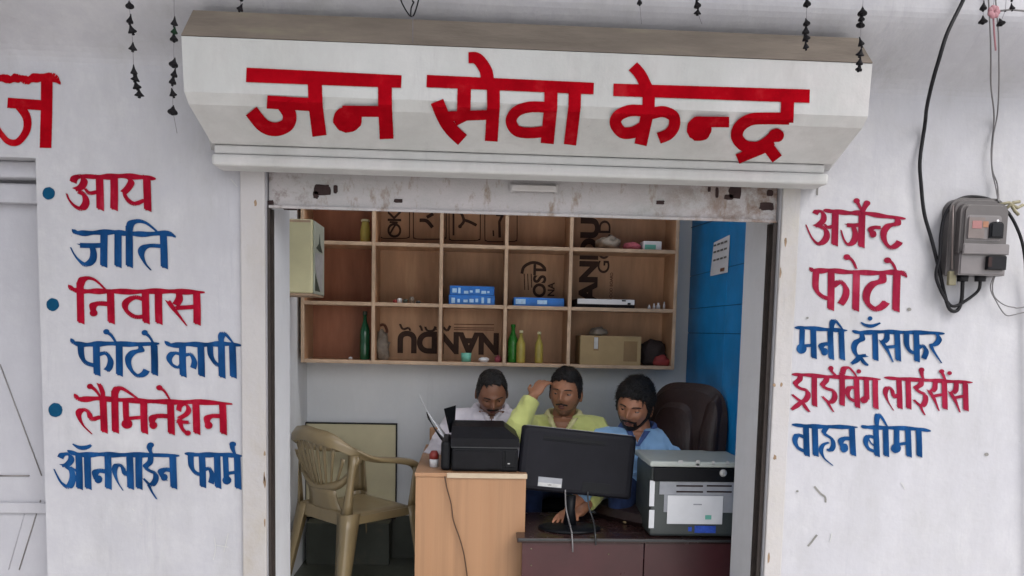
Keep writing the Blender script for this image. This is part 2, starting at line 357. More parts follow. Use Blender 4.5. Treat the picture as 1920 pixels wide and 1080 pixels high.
# closed sheet-metal leaf in the neighbouring opening
nb = thing('sheet_metal_door', (-2.2, 0.13, 0), 'closed lavender grey sheet metal door left of the painted service list, with creases and a brace', 'door')
MB().box(-3.09, -1.41, 0.12, 0.15, 0.0, 2.116).build('door_leaf', M_SHEET, nb)
MB().box(-3.09, -1.41, 0.05, 0.119, 2.062, 2.116, 0.006).build('lintel_rail', M_SHEET, nb)
MB().box(-3.09, -1.41, 0.085, 0.119, 1.985, 2.05, 0.006).build('lower_rail', M_SHEET, nb)
def bar(p0, p1, r, mb, n=6): mb.tube([p0, p1], r, n)
q = MB(); bar(P(0, 683, .118), P(78, 892, .118), .0022, q); q.build('crease', M_SEAM, nb)
q = MB(); bar(P(0, 892, .118), P(55, 892, .118), .0028, q); q.build('seam', M_SEAM, nb)
q = MB(); bar(P(76, 938, .118), P(36, 1068, .118), .0022, q); q.build('crease', M_SEAM, nb)
q = MB(); bar(P(52, 940, .118), P(16, 1068, .118), .0013, q); q.build('crease', M_SHEET, nb)
q = MB(); q.box(-3.09, -1.41, 0.108, 0.1195, 0.93, 0.968, 0.004); q.build('middle_rail', M_SHEET, nb)

# ------------------------------------------------------------------ sign box over the opening
sg = thing('shop_sign', (0.17, -0.1, 2.1), 'wide white sign with big red Hindi lettering and dusty brown top over the opening', 'sign')
YF = -0.29
YBK = -0.203
A0, A1 = P(362, 18, YBK), P(1609, 72, YBK)            # top back
B0, B1 = P(340, 73, YF), P(1636, 114, YF)               # top front
zt, zb = (A0.z+A1.z)/2, (B0.z+B1.z)/2
zk = (P(345, 192, YF).z+P(1640, 220, YF).z)/2; ybot = -0.10; zbt = P(980, 288, -0.10).z
xa0, xa1, xb0, xb1 = A0.x, A1.x, B0.x, B1.x
xd0, xd1 = P(397, 285, ybot).x, P(1560, 318, ybot).x
splay = 0.035
def ring(x0, x1, y, z, yw, s): return [(x0-s, yw, z), (x0, y, z), (x1, y, z), (x1+s, yw, z)]
rB = ring(xb0, xb1, YF, zb, 0.0, splay); rC = ring(xb0+.006, xb1-.004, YF, zk+.016, 0.0, splay)
kf = .14; rK = ring(xb0+.006+(xd0-xb0)*kf, xb1-.004+(xd1-xb1)*kf, YF+(ybot-YF)*kf, zk+(zbt-zk)*kf, 0.0, splay); rD = ring(xd0, xd1, ybot, zbt, 0.0, splay)
sb = MB(); sb.add(rB+rC+rK+rD, [(i+4*k, i+1+4*k, i+5+4*k, i+4+4*k) for k in range(3) for i in range(3)]+[(12, 13, 14, 15)]+[(3, 2, 1, 0)])
sb.build('sign_face', M_SIGN, sg)
tp = MB(); r0 = ring(xb0, xb1, YF-.003, zb+.0015, 0.0, splay); r1 = ring(xa0, xa1, YBK, zt, -.02, 0.0)
tp.add(r0+r1, [(i, i+1, i+5, i+4) for i in range(3)]+[(4, 5, 6, 7), (3, 2, 1, 0)]); tp.build('sloping_top', M_DUST, sg)
zm1, zm0 = P(980, 306, -.10).z, max(P(980, 328, -.10).z, 2.086)
MB().box(xd0+.004, xd1-.02, -0.093, -.0005, zm1+.0005, zbt-.001, 0.006).build('recess_band', M_SIGN, sg)
MB().box(xd0-.002, xd1-.008, -0.102, -.001, zm0, zm1, 0.010).build('lintel_moulding', M_SIGN, sg)

# ------------------------------------------------------------------ rolling shutter rail and its channels
sh = thing('rolling_shutter', (0.18, 0.03, 1.98), 'rolled up white steel shutter with chipped rusty bottom rail across the top of the opening', 'shutter')
zr0, zr1 = 1.985, 2.085
MB().box(XL+.004, XR-.004, 0.020, 0.028, zr0, zr1+.03).build('bottom_rail', M_SHUT, sh)
MB().box(XL+.004, XR-.004, 0.010, 0.0195, zr0-.002, zr0+.008, .002).build('lower_lip', M_SHUT, sh)
MB().tube([(XL+.01, .17, 2.25), (XR-.01, .17, 2.25)], .11, 20).build('shutter_roll', M_SHUT, sh)
a, b_ = P(958, 352, .01), P(1044, 352, .01)
hb = MB(); hb.box(a.x, b_.x, 0.002, 0.012, a.z-.011, a.z+.011, .004).box(a.x-.004, a.x+.006, .010, .0198, a.z-.013, a.z+.013).box(b_.x-.006, b_.x+.004, .010, .0198, a.z-.013, a.z+.013)
hb.build('pull_handle', M_TRIM, sh)
def slot(x0, y0, x1, y1, m=M_HOLE):
    p, r_ = P(x0, y1, .018), P(x1, y0, .018)
    k = 9; pts = []
    for i in range(k*2):
        t = 2*math.pi*i/(k*2); cx, cz = (p.x+r_.x)/2, (p.z+r_.z)/2
        rx, rz = (r_.x-p.x)/2, (r_.z-p.z)/2; e = 0.55
        c, s_ = math.cos(t), math.sin(t)
        j = 1+random.uniform(-.14, .1)
        pts.append((cx+rx*j*math.copysign(abs(c)**e, c), cz+rz*j*math.copysign(abs(s_)**e, s_)))
    q = MB(); q.prism(pts, .0035, Matrix.Translation((0, .0178, 0))); return q.build('rusted_slot', m, sh)
slot(588, 346, 621, 366); slot(625, 347, 633, 362); slot(587, 358, 597, 372)
slot(738, 373, 755, 380); slot(1230, 376, 1246, 383); slot(1366, 345, 1392, 372); slot(1341, 350, 1348, 372); slot(1358, 365, 1376, 374)
slot(500, 375, 514, 391); slot(530, 388, 560, 394); slot(1424, 380, 1452, 394); slot(1438, 356, 1450, 368); slot(1327, 350, 1333, 360)
for (x0, x1, s_) in ((XL, XL+.008, 1), (XR-.014, XR, -1)):
    g = thing('shutter_guide', ((x0+x1)/2, .04, FLOOR), 'dark rusty shutter channel at the %s side of the opening' % ('left' if s_ > 0 else 'right'), 'guide rail', 'shutter channels')
    MB().box(x0, x1, .012, .019, FLOOR+.0, 1.984).build('front_flange', M_BLACKMETAL, g)
    MB().box(x0, x1, .055, .072, FLOOR+.0, 1.984).build('rear_flange', M_BLACKMETAL, g)
    MB().box(x0 if s_ > 0 else x1-.003, x0+.003 if s_ > 0 else x1, .0195, .0545, FLOOR, 1.984).build('web', M_BLACKMETAL, g)

# ------------------------------------------------------------------ painted lettering
def wallmap(px, py, off): return P(px, py, -off)
def signmap(px, py, off):
    p = P(px, py, YF-off)
    if p.z >= zk-off*0.3: return p
    # slanting lower face through (YF,zk) and (ybot,zbt)
    ty, tz = ybot-YF, zbt-zk; L = math.hypot(ty, tz); ny, nz = tz/L, -ty/L   # outward normal
    d = rt*((px-CX)/F)-up*((py-CY)/F)+fw
    # (y-(YF+ny*off))*ny + (z-(zk+nz*off))*nz = 0
    y0, z0 = YF+ny*off, zk+nz*off
    t = ((y0-CAM.y)*ny+(z0-CAM.z)*nz)/(d.y*ny+d.z*nz)
    return CAM+d*t
class Word:
    def __init__(s, ox, oy, sc, w, fmap=wallmap, ang=24, off=0.0016):
        s.o = (ox, oy, sc); s.w = w; s.map = fmap; s.mb = MB(); s.k = 0; s.a = math.radians(ang); s.off = off
    def px(s, x, y): return s.o[0]+x/s.o[2], s.o[1]+y/s.o[2]
    def quad(s, pts, depth):
        n = len(s.mb.v); s.mb.v += [s.map(*s.px(x, y), depth) for x, y in pts]; s.mb.f.append([n, n+1, n+2, n+3]); s.mb.sm.append(False)
    def nib(s, pts, w=None, k=6, curve=True, minr=0.47):
        """flat brush stroke: a slanted nib swept along the path; each point may carry a pressure"""
        w = w or s.w; P3 = [(p[0], p[1], p[2] if len(p) > 2 else 1.0) for p in pts]
        if curve: P3 = spline(P3, k)
        s.k += 1; d0 = s.off+s.k*0.00012
        nx, ny = math.cos(s.a)*.5, math.sin(s.a)*.5
        for i in range(len(P3)-1):
            (x0, y0, f0), (x1, y1, f1) = P3[i], P3[i+1]
            j0, j1 = w*f0, w*f1; dd = d0+i*2e-6
            s.quad([(x0-nx*j0, y0-ny*j0), (x0+nx*j0, y0+ny*j0), (x1+nx*j1, y1+ny*j1), (x1-nx*j1, y1-ny*j1)], dd)
            dx, dy = x1-x0, y1-y0; L = math.hypot(dx, dy) or 1; tx, ty = -dy/L, dx/L; e = min(.9, minr/2*1.2)
            s.quad([(x0-tx*j0*e, y0-ty*j0*e), (x0+tx*j0*e, y0+ty*j0*e), (x1+tx*j1*e, y1+ty*j1*e), (x1-tx*j1*e, y1-ty*j1*e)], dd+6e-5)
    def stem(s, x0, y0, x1, y1, w=None): s.nib([(x0, y0), ((x0+x1)/2+random.uniform(-2, 2), (y0+y1)/2), (x1, y1)], w, 3)
    def head(s, *pts, w=None):
        w = (w or s.w*0.62)*1.12; q = []
        sp = spline([(x, y) for x, y in pts], 5); n = len(sp)
        for i, (x, y) in enumerate(sp):
            e = min(1, .25+i/4, .25+(n-1-i)/4); q.append((x, y, e*(1+.22*math.sin(i*1.1))))
        a = s.a; s.a = math.radians(62); s.nib(q, w, curve=False, minr=.7); s.a = a
    def flat(s, pts, w, curve=True, cross=5, step=7):
        """broad stroke of even width with square ends"""
        P2 = spline([(x, y) for x, y in pts], 7) if curve and len(pts) > 2 else [tuple(p) for p in pts]
        out = [P2[0]]
        for a, b in zip(P2, P2[1:]):
            L = math.hypot(b[0]-a[0], b[1]-a[1]); n = max(1, int(L/step))
            out += [(a[0]+(b[0]-a[0])*i/n, a[1]+(b[1]-a[1])*i/n) for i in range(1, n+1)]
        s.k += 1; d0 = s.off+s.k*0.00015; N_ = len(out)
        T_ = []
        for i in range(N_):
            a = out[max(0, i-1)]; b = out[min(N_-1, i+1)]; L = math.hypot(b[0]-a[0], b[1]-a[1]) or 1; T_.append((-(b[1]-a[1])/L, (b[0]-a[0])/L))
        base = len(s.mb.v)
        for i, ((x, y), (tx, ty)) in enumerate(zip(out, T_)):
            ww = (w if not isinstance(w, tuple) else w[0]+(w[1]-w[0])*i/(N_-1))+random.uniform(-.8, .8)
            for c in range(cross+1):
                e = (c/cross-.5)*ww; s.mb.v.append(s.map(*s.px(x+tx*e, y+ty*e), d0+i*1e-6))
        for i in range(N_-1):
            for c in range(cross):
                j = base+i*(cross+1)+c; s.mb.f.append([j, j+1, j+cross+2, j+cross+1]); s.mb.sm.append(False)
    def disc(s, x, y, rx, ry=None, n=26, rings=4):
        ry = ry or rx; s.k += 1; d0 = s.off+s.k*0.00015; base = len(s.mb.v)
        s.mb.v.append(s.map(*s.px(x, y), d0))
        for r in range(1, rings+1):
            for i in range(n):
                t = 2*math.pi*i/n; j = 1+(random.uniform(-.03, .03) if r == rings else 0)
                s.mb.v.append(s.map(*s.px(x+rx*j*r/rings*math.cos(t), y+ry*j*r/rings*math.sin(t)), d0))
        for i in range(n): s.mb.f.append([base, base+1+i, base+1+(i+1) % n]); s.mb.sm.append(False)
        for r in range(rings-1):
            for i in range(n):
                a = base+1+r*n; s.mb.f.append([a+i, a+n+i, a+n+(i+1) % n, a+(i+1) % n]); s.mb.sm.append(False)
    def build(s, m, parent=None, label=None, name='painted_word'): return s.mb.build(name, m, parent or fac, label)

# left list
W = Word(0, 300, 4, 64)
W.head((600, 118), (760, 128), (900, 120), (1050, 128), (1168, 140))
W.nib([(548, 168), (560, 135), (605, 122), (632, 150), (612, 200), (565, 222)], 58)
W.nib([(585, 235), (632, 262), (645, 320), (612, 365), (560, 345, .7), (520, 300, .45), (500, 252, .3)], 58)
W.nib([(640, 215, .6), (670, 248), (735, 238)], 50)
W.stem(745, 120, 752, 372); W.stem(855, 120, 855, 372)
W.nib([(955, 125), (985, 160), (960, 210), (925, 245)], 54); W.nib([(930, 240, .5), (955, 295), (1010, 328), (1085, 298, .6)], 54)
W.stem(1100, 122, 1108, 378); W.build(M_RED, label='red painted word reading आय')
W = Word(0, 300, 4, 60)
W.head((540, 525), (590, 548), (700, 546), (850, 540), (940, 550), (1080, 556), (1250, 550), (1318, 578))
W.stem(780, 550, 778, 798); W.nib([(600, 640), (680, 642), (770, 640)], 62, minr=.5)
W.nib([(690, 645), (702, 700), (690, 755), (640, 785), (585, 745, .55), (552, 700, .35), (530, 655, .25)], 56)
W.stem(885, 550, 885, 800); W.stem(968, 505, 970, 800)
W.nib([(970, 515), (985, 472), (1040, 458, .9), (1105, 478, .6), (1190, 548, .4)], 58)
W.stem(1225, 552, 1232, 808); W.nib([(1225, 648), (1140, 642), (1080, 655), (1058, 700), (1085, 770, .6), (1132, 825, .35)], 54, minr=.45)
W.build(M_BLUE, label='blue painted word reading जाति')
W = Word(0, 300, 4, 62)
W.head((512, 940), (560, 975), (660, 985), (800, 984), (1000, 988), (1200, 984), (1380, 988), (1535, 992))
W.stem(600, 930, 606, 1222); W.nib([(602, 935), (620, 895), (665, 885, .8), (720, 905, .55), (795, 975, .4)], 60)
W.stem(828, 985, 834, 1222); W.nib([(825, 1082), (740, 1076), (696, 1095), (705, 1150)], 58, minr=.5); W.disc(702, 1148, 30, 26)
W.stem(1090, 988, 1096, 1222); W.nib([(1085, 1048), (1010, 1030), (945, 1068), (945, 1125), (1010, 1175), (1085, 1172)], 52, minr=.5)
W.stem(1188, 988, 1192, 1226)
W.nib([(1340, 990), (1345, 1040), (1318, 1088)], 58); W.nib([(1262, 1060), (1290, 1100), (1345, 1170, .6), (1400, 1242, .3)], 58); W.nib([(1320, 1110), (1400, 1105), (1470, 1100)], 54, minr=.5)
W.stem(1474, 990, 1478, 1232); W.build(M_RED, label='red painted word reading निवास')
W = Word(0, 560, 4, 58)
W.head((530, 300), (565, 335), (660, 345), (800, 336), (1000, 342), (1195, 336))
W.nib([(605, 340), (612, 430), (645, 480), (705, 500)], 54); W.stem(722, 340, 728, 572)
W.nib([(735, 425, .6), (790, 408), (828, 455), (822, 510), (798, 540)], 50, minr=.45)
W.stem(893, 340, 896, 575); W.nib([(790, 248), (832, 272, .8), (872, 335, .5)], 52, minr=.45); W.disc(797, 248, 24, 20)
W.nib([(1045, 345), (1060, 385), (1000, 402), (962, 450), (975, 522), (1030, 578), (1078, 565), (1100, 535)], 52, minr=.4)
W.stem(1155, 340, 1160, 570); W.nib([(1085, 255), (1120, 285, .7), (1150, 335, .5)], 52, minr=.45); W.disc(1085, 255, 24, 20)
W.build(M_BLUE, label='blue painted word reading फोटो')
W = Word(0, 560, 4, 58)
W.head((1235, 322), (1290, 350), (1400, 342), (1540, 345), (1680, 338), (1808, 350))
W.stem(1368, 345, 1374, 582); W.nib([(1360, 418), (1300, 408), (1268, 448), (1290, 495), (1345, 515, .8), (1370, 460, .5)], 48, minr=.4)
W.nib([(1380, 430, .6), (1430, 418), (1458, 470), (1448, 522)], 48, minr=.45)
W.stem(1505, 345, 1512, 580); W.nib([(1575, 350), (1582, 430), (1620, 488), (1660, 500)], 52); W.stem(1660, 345, 1666, 590)
W.stem(1742, 345, 1750, 590); W.nib([(1662, 340, .8), (1658, 290), (1685, 262), (1750, 335, .45)], 52, minr=.4)
W.build(M_BLUE, label='blue painted word reading कापी')
W = Word(0, 560, 4, 60)
W.head((556, 715), (600, 755), (720, 748), (880, 758), (1080, 768), (1300, 775), (1520, 776), (1742, 790))
W.stem(772, 755, 782, 1002); W.nib([(765, 885), (715, 898), (682, 905), (665, 850), (618, 832), (588, 868), (620, 945, .6), (690, 1015, .35)], 50, minr=.42)
W.nib([(672, 655), (715, 685, .8), (758, 745, .5)], 52, minr=.45); W.disc(675, 658, 24, 20); W.nib([(745, 640), (765, 690), (775, 745, .7)], 48, minr=.4)
W.stem(860, 700, 866, 1002); W.nib([(862, 705), (882, 672), (930, 680, .8), (1030, 748, .45)], 56)
W.stem(942, 770, 950, 935, 52); W.disc(952, 940, 42, 36); W.nib([(955, 900), (1000, 895), (1075, 890)], 50, minr=.45); W.stem(1078, 772, 1084, 1008)
W.stem(1278, 775, 1285, 1014); W.nib([(1275, 882), (1180, 880), (1140, 902), (1150, 955)], 56, minr=.5); W.disc(1150, 950, 30, 28)
W.nib([(1190, 665), (1232, 692, .7), (1270, 752, .5)], 50, minr=.45); W.disc(1195, 668, 24, 20)
W.nib([(1340, 842), (1350, 802), (1392, 792), (1416, 828), (1398, 866), (1345, 898)], 42, minr=.42); W.nib([(1325, 918), (1360, 925), (1415, 928)], 40, minr=.55); W.nib([(1352, 905), (1355, 950), (1380, 992), (1408, 1012)], 44, minr=.5); W.disc(1408, 1008, 24, 20)
W.stem(1468, 778, 1476, 1012); W.stem(1668, 782, 1676, 1014); W.nib([(1662, 882), (1590, 880), (1552, 902), (1562, 955)], 54, minr=.5); W.disc(1565, 950, 30, 28)
W.build(M_RED, label='red painted word reading लैमिनेशन')
W = Word(0, 810, 4, 58)
W.nib([(545, 90, .3), (590, 115, .8), (640, 118), (682, 98, .5)], 46, minr=.6)
W.head((505, 140), (600, 170), (750, 168), (900, 172), (1100, 172), (1345, 178))
W.nib([(452, 195), (470, 168), (520, 168), (535, 205), (505, 245), (465, 252)], 50, minr=.4)
W.nib([(495, 255), (535, 290), (545, 350), (515, 412), (462, 382, .6), (430, 330, .4), (405, 278, .25)], 54)
W.nib([(530, 262, .5), (560, 288), (600, 285)], 46); W.stem(590, 170, 596, 425); W.stem(655, 170, 662, 425)
W.stem(808, 172, 812, 424); W.nib([(800, 298), (740, 290), (712, 312), (728, 365)], 54, minr=.5); W.disc(738, 355, 30, 30)
W.stem(972, 172, 980, 424); W.nib([(965, 300), (935, 322, .8), (918, 262), (875, 248), (858, 295), (880, 370, .5), (922, 438, .3)], 44, minr=.42); W.stem(1040, 172, 1044, 424)
W.nib([(1130, 178), (1125, 225), (1090, 262), (1120, 290), (1165, 312), (1165, 362), (1130, 398), (1078, 350, .6)], 46, minr=.42); W.nib([(1115, 400, .7), (1140, 450, .5), (1175, 503, .35)], 46, minr=.5)
W.nib([(1125, 100), (1120, 130), (1140, 170, .7)], 44, minr=.5); W.disc(1130, 98, 26, 20)
W.stem(1295, 178, 1304, 420); W.nib([(1290, 288), (1235, 282), (1205, 305), (1235, 358)], 52, minr=.5); W.disc(1232, 340, 26, 26)
W.build(M_BLUE, label='blue painted word reading ऑनलाईन')
W = Word(0, 810, 4, 56)
W.head((1385, 162), (1500, 172), (1650, 170), (1820, 180))
W.nib([(1430, 175), (1436, 262), (1470, 308), (1510, 318)], 50); W.stem(1514, 172, 1522, 412); W.nib([(1530, 290, .6), (1568, 272), (1592, 325), (1582, 385)], 46, minr=.45)
W.stem(1628, 172, 1636, 418); W.stem(1690, 175, 1698, 355, 48); W.disc(1702, 362, 34, 32); W.nib([(1700, 312), (1740, 306), (1780, 302)], 46, minr=.45); W.stem(1778, 178, 1786, 424)
W.nib([(1742, 92), (1745, 130), (1765, 172, .7)], 42, minr=.5); W.disc(1745, 92, 26, 20)
W.build(M_BLUE, label='blue painted word reading फार्म')
for (ox, oy, x, y, r) in ((0, 300, 365, 250, 47), (0, 560, 395, 45, 48), (0, 560, 415, 835, 53)):
    W = Word(ox, oy, 4, 50); W.disc(x, y, r); W.build(M_TEAL, name='bullet_dot')
# letter cut by the left edge
W = Word(0, 0, 3, 40)
W.head((-300, 440), (-100, 450), (0, 440), (60, 446), (105, 438), (150, 450), (200, 438), (290, 432), (340, 472), w=44)
W.flat([(263, 430), (262, 600), (256, 832)], 66); W.flat([(42, 578), (235, 592)], 58)
W.flat([(105, 590), (150, 660), (148, 735), (100, 798), (45, 795), (0, 745), (-30, 690)], (52, 26))
W.flat([(-140, 450), (-145, 820)], 64)
W.build(M_REDBIG, label='large red painted letter ज cut by the left edge of the photo')

# right list
W = Word(1440, 340, 4, 56)
W.head((415, 218), (500, 226), (620, 238), (720, 238), (860, 260), (1032, 280))
W.nib([(352, 245), (372, 222), (412, 235), (418, 285), (385, 322), (355, 338)], 46, minr=.4)
W.nib([(385, 335), (432, 360), (442, 410), (415, 455), (372, 468, .8), (325, 415, .45), (285, 325, .25)], 50)
W.nib([(425, 320, .5), (450, 345), (495, 335)], 44); W.stem(506, 228, 500, 478)
W.stem(706, 242, 700, 492); W.nib([(592, 328), (640, 330), (700, 325)], 50, minr=.5); W.nib([(640, 335), (656, 400), (640, 455), (600, 475, .8), (568, 430, .45), (548, 365, .3)], 48)
W.nib([(665, 148), (690, 195, .8), (712, 235, .6)], 46, minr=.45); W.disc(665, 146, 24, 20); W.nib([(742, 165), (722, 200, .8), (712, 235, .6)], 46, minr=.45); W.disc(742, 165, 26, 22)
W.nib([(845, 348), (795, 345), (768, 368), (790, 410)], 44, minr=.5); W.disc(788, 395, 26, 28)
W.nib([(975, 282), (970, 318), (905, 332), (868, 385), (878, 455), (925, 498), (975, 470), (988, 450)], 52, minr=.45)
W.build(M_REDR, label='red painted word reading अर्जेन्ट')
W = Word(1440, 340, 4, 58)
W.head((312, 648), (350, 672), (460, 668), (600, 680), (800, 686), (960, 682), (1015, 690), (1042, 720))
W.nib([(362, 670), (358, 800), (400, 858), (455, 880)], 54); W.stem(474, 672, 470, 962); W.nib([(490, 790, .7), (540, 752), (585, 800), (580, 865), (545, 922)], 54, minr=.48)
W.stem(664, 675, 658, 968); W.nib([(590, 565), (632, 592, .8), (662, 655, .5)], 50, minr=.45); W.disc(592, 568, 26, 22)
W.nib([(860, 690), (858, 745), (790, 768), (745, 825), (742, 905), (800, 958), (850, 942), (888, 905)], 60, minr=.5)
W.stem(968, 685, 960, 972, 62); W.nib([(895, 590), (932, 612, .8), (958, 665, .5)], 50, minr=.45); W.disc(897, 592, 28, 22)
W.build(M_REDR, label='red painted word reading फोटो')
W = Word(1440, 600, 4, 48)
W.head((200, 58), (300, 60), (450, 72), (595, 78)); W.stem(258, 65, 254, 205, 44); W.disc(252, 215, 38, 38); W.nib([(255, 195), (300, 192), (345, 188)], 44, minr=.45); W.stem(340, 65, 345, 285)
W.stem(468, 75, 476, 292); W.nib([(462, 182), (420, 180), (398, 205), (428, 250)], 46, minr=.5); W.disc(425, 238, 26, 28); W.stem(550, 78, 558, 296)
W.nib([(478, 70, .8), (482, 25), (505, 5), (560, 70, .5)], 44, minr=.4)
W.build(M_BLUE, label='blue painted word reading मनी')
W = Word(1440, 600, 4, 48)
W.head((632, 82), (700, 95), (850, 88), (1000, 92), (1180, 95), (1325, 102))
W.nib([(700, 98), (708, 140), (662, 165), (645, 215), (670, 268), (735, 265)], 46, minr=.42); W.nib([(690, 272, .8), (662, 305), (628, 328, .6)], 44, minr=.6); W.nib([(690, 272, .8), (720, 318), (752, 340, .5)], 46, minr=.5)
W.stem(802, 95, 808, 300); W.nib([(698, 18, .4), (730, 38, .8), (780, 45), (842, 22, .4)], 36, minr=.6); W.disc(766, -12, 18, 16)
W.nib([(892, 95), (892, 140), (868, 165)], 44); W.nib([(848, 155), (880, 200), (910, 255, .6), (938, 315, .35)], 46); W.nib([(885, 205), (930, 200), (975, 195)], 40, minr=.5); W.stem(968, 95, 978, 304)
W.nib([(1040, 95), (1042, 190), (1072, 238), (1108, 246)], 46); W.stem(1112, 95, 1118, 310); W.nib([(1128, 212, .7), (1160, 192), (1188, 232), (1168, 290)], 42, minr=.45)
W.nib([(1262, 100), (1285, 140), (1262, 178), (1228, 190)], 44, minr=.4); W.nib([(1222, 185, .7), (1240, 230, .7), (1302, 322, .35)], 46, minr=.45)
W.build(M_BLUE, label='blue painted word reading ट्राँसफर')
W = Word(1440, 600, 4, 46)
W.head((178, 408), (280, 412), (450, 425), (620, 432), (845, 445))
W.nib([(242, 412), (238, 445), (205, 480), (240, 512), (292, 530), (298, 575), (255, 612), (182, 560, .7)], 44, minr=.42); W.nib([(255, 610, .8), (215, 645), (178, 672, .6)], 42, minr=.6); W.nib([(255, 610, .8), (282, 655), (312, 688, .5)], 44, minr=.5)
W.stem(348, 420, 350, 645)
W.nib([(442, 425), (436, 455), (408, 490), (442, 515), (492, 532), (500, 585), (462, 620), (410, 575, .7)], 44, minr=.42); W.nib([(450, 620, .8), (470, 655, .6), (492, 688, .4)], 42, minr=.5)
W.nib([(468, 365), (482, 390, .8), (520, 425, .6)], 40, minr=.5); W.disc(472, 362, 20, 18)
W.stem(556, 400, 556, 640); W.nib([(560, 400), (572, 362), (615, 362, .8), (672, 435, .45)], 44, minr=.4)
W.stem(664, 435, 672, 656); W.nib([(660, 512), (615, 505), (595, 545), (615, 590), (665, 612)], 42, minr=.45); W.disc(682, 385, 18, 16)
W.stem(738, 442, 742, 590, 44); W.disc(722, 598, 30, 27); W.stem(805, 445, 810, 664)
W.build(M_REDR, label='red painted word reading ड्राईविंग')
W = Word(1440, 600, 4, 46)
W.head((872, 432), (1000, 442), (1200, 452), (1360, 460), (1535, 468))
W.stem(982, 442, 990, 662); W.nib([(978, 560), (945, 580, .8), (928, 520), (895, 508), (880, 550), (900, 610, .5), (942, 678, .3)], 40, minr=.42); W.stem(1050, 446, 1056, 664)
W.nib([(1150, 452), (1145, 485), (1108, 512), (1140, 540), (1178, 560), (1180, 610), (1150, 645), (1095, 600, .7)], 44, minr=.42); W.nib([(1145, 648, .7), (1158, 680, .6), (1178, 712, .4)], 42, minr=.5); W.nib([(1150, 378), (1155, 415, .8), (1170, 452, .6)], 40, minr=.5); W.disc(1152, 374, 22, 18)
for dx, dy in ((0, 0), (158, 12)):
    W.nib([(1255+dx, 455+dy), (1252+dx, 510+dy), (1232+dx, 535+dy)], 42); W.nib([(1208+dx, 528+dy), (1235+dx, 572+dy), (1258+dx, 620+dy, .6), (1282+dx, 680+dy, .35)], 44); W.nib([(1248+dx, 570+dy), (1290+dx, 562+dy), (1325+dx, 558+dy)], 38, minr=.5); W.stem(1322+dx, 460+dy, 1328+dx, 666+dy)
W.nib([(1300, 385), (1315, 415, .8), (1330, 452, .6)], 40, minr=.5); W.disc(1303, 385, 20, 16); W.disc(1362, 398, 18, 15)
W.build(M_REDR, label='red painted word reading लाईसेंस')
W = Word(1440, 600, 4, 50)
W.head((180, 785), (300, 796), (450, 800), (672, 804)); W.stem(285, 796, 292, 1018); W.nib([(278, 882), (222, 862), (202, 905), (225, 958), (285, 988)], 44, minr=.45); W.stem(352, 800, 358, 1018)
W.nib([(440, 805), (418, 845), (445, 868), (482, 895), (490, 945), (468, 978), (440, 970, .7)], 40, minr=.42); W.nib([(455, 918, .6), (412, 938, .8), (398, 985), (425, 1040, .6), (488, 1092, .35)], 38, minr=.42)
W.stem(630, 804, 640, 1014); W.nib([(625, 892), (572, 888), (545, 915), (570, 972)], 48, minr=.5); W.disc(572, 960, 30, 34)
W.build(M_BLUE, label='blue painted word reading वाहन')
W = Word(1440, 600, 4, 48)
W.head((698, 798), (760, 805), (900, 808), (1100, 816), (1222, 832)); W.stem(808, 800, 818, 1020); W.nib([(800, 882), (752, 872), (732, 915), (755, 965), (810, 988)], 42, minr=.45); W.nib([(755, 895, .5), (780, 930, .5), (812, 950, .5)], 40, minr=.45)
W.nib([(815, 790, .8), (818, 735), (838, 712), (892, 795, .5)], 44, minr=.42); W.stem(882, 808, 888, 1020)
W.stem(965, 812, 965, 955, 46); W.disc(960, 962, 38, 36); W.nib([(965, 935), (1010, 928), (1055, 922)], 42, minr=.45); W.stem(1050, 815, 1058, 1024); W.stem(1130, 820, 1136, 1024)
W.build(M_BLUE, label='blue painted word reading बीमा')
# little marks on the plaster
W = Word(0, 0, 1, 3, off=0.0012)
for pts in ([(1527, 912), (1538, 925), (1547, 932), (1548, 942)], [(1532, 1003), (1524, 1013)], [(1530, 1005), (1522, 1016), (1515, 1024)], [(1537, 343), (1533, 352), (1532, 366)], [(1500, 345), (1503, 350)]):
    W.nib([(x, y, .8) for x, y in pts], 3.2, minr=1.2)
for x, y, r in ((1850, 852, 4), (1470, 430, 3), (1705, 580, 4), (1548, 342, 3), (1475, 508, 3), (1462, 572, 4), (1514, 596, 2.4), (1495, 921, 2.5)): W.disc(x, y, r, r*.8)
W.build(M_MARK, name='scuff_mark')
W = Word(0, 0, 1, 2, off=0.0012)
for pts in ([(402, 1008), (404, 1030), (400, 1050)], [(405, 1022), (428, 1026)], [(428, 1000), (420, 1035)], [(248, 954), (252, 958)], [(262, 980), (266, 984)], [(432, 335), (445, 350)], [(1560, 1000), (1556, 1016)], [(1690, 905), (1697, 917)]): W.nib([(x, y, .8) for x, y in pts], 1.6, minr=1.0)
W.build(M_SIGN, name='scuff_mark')

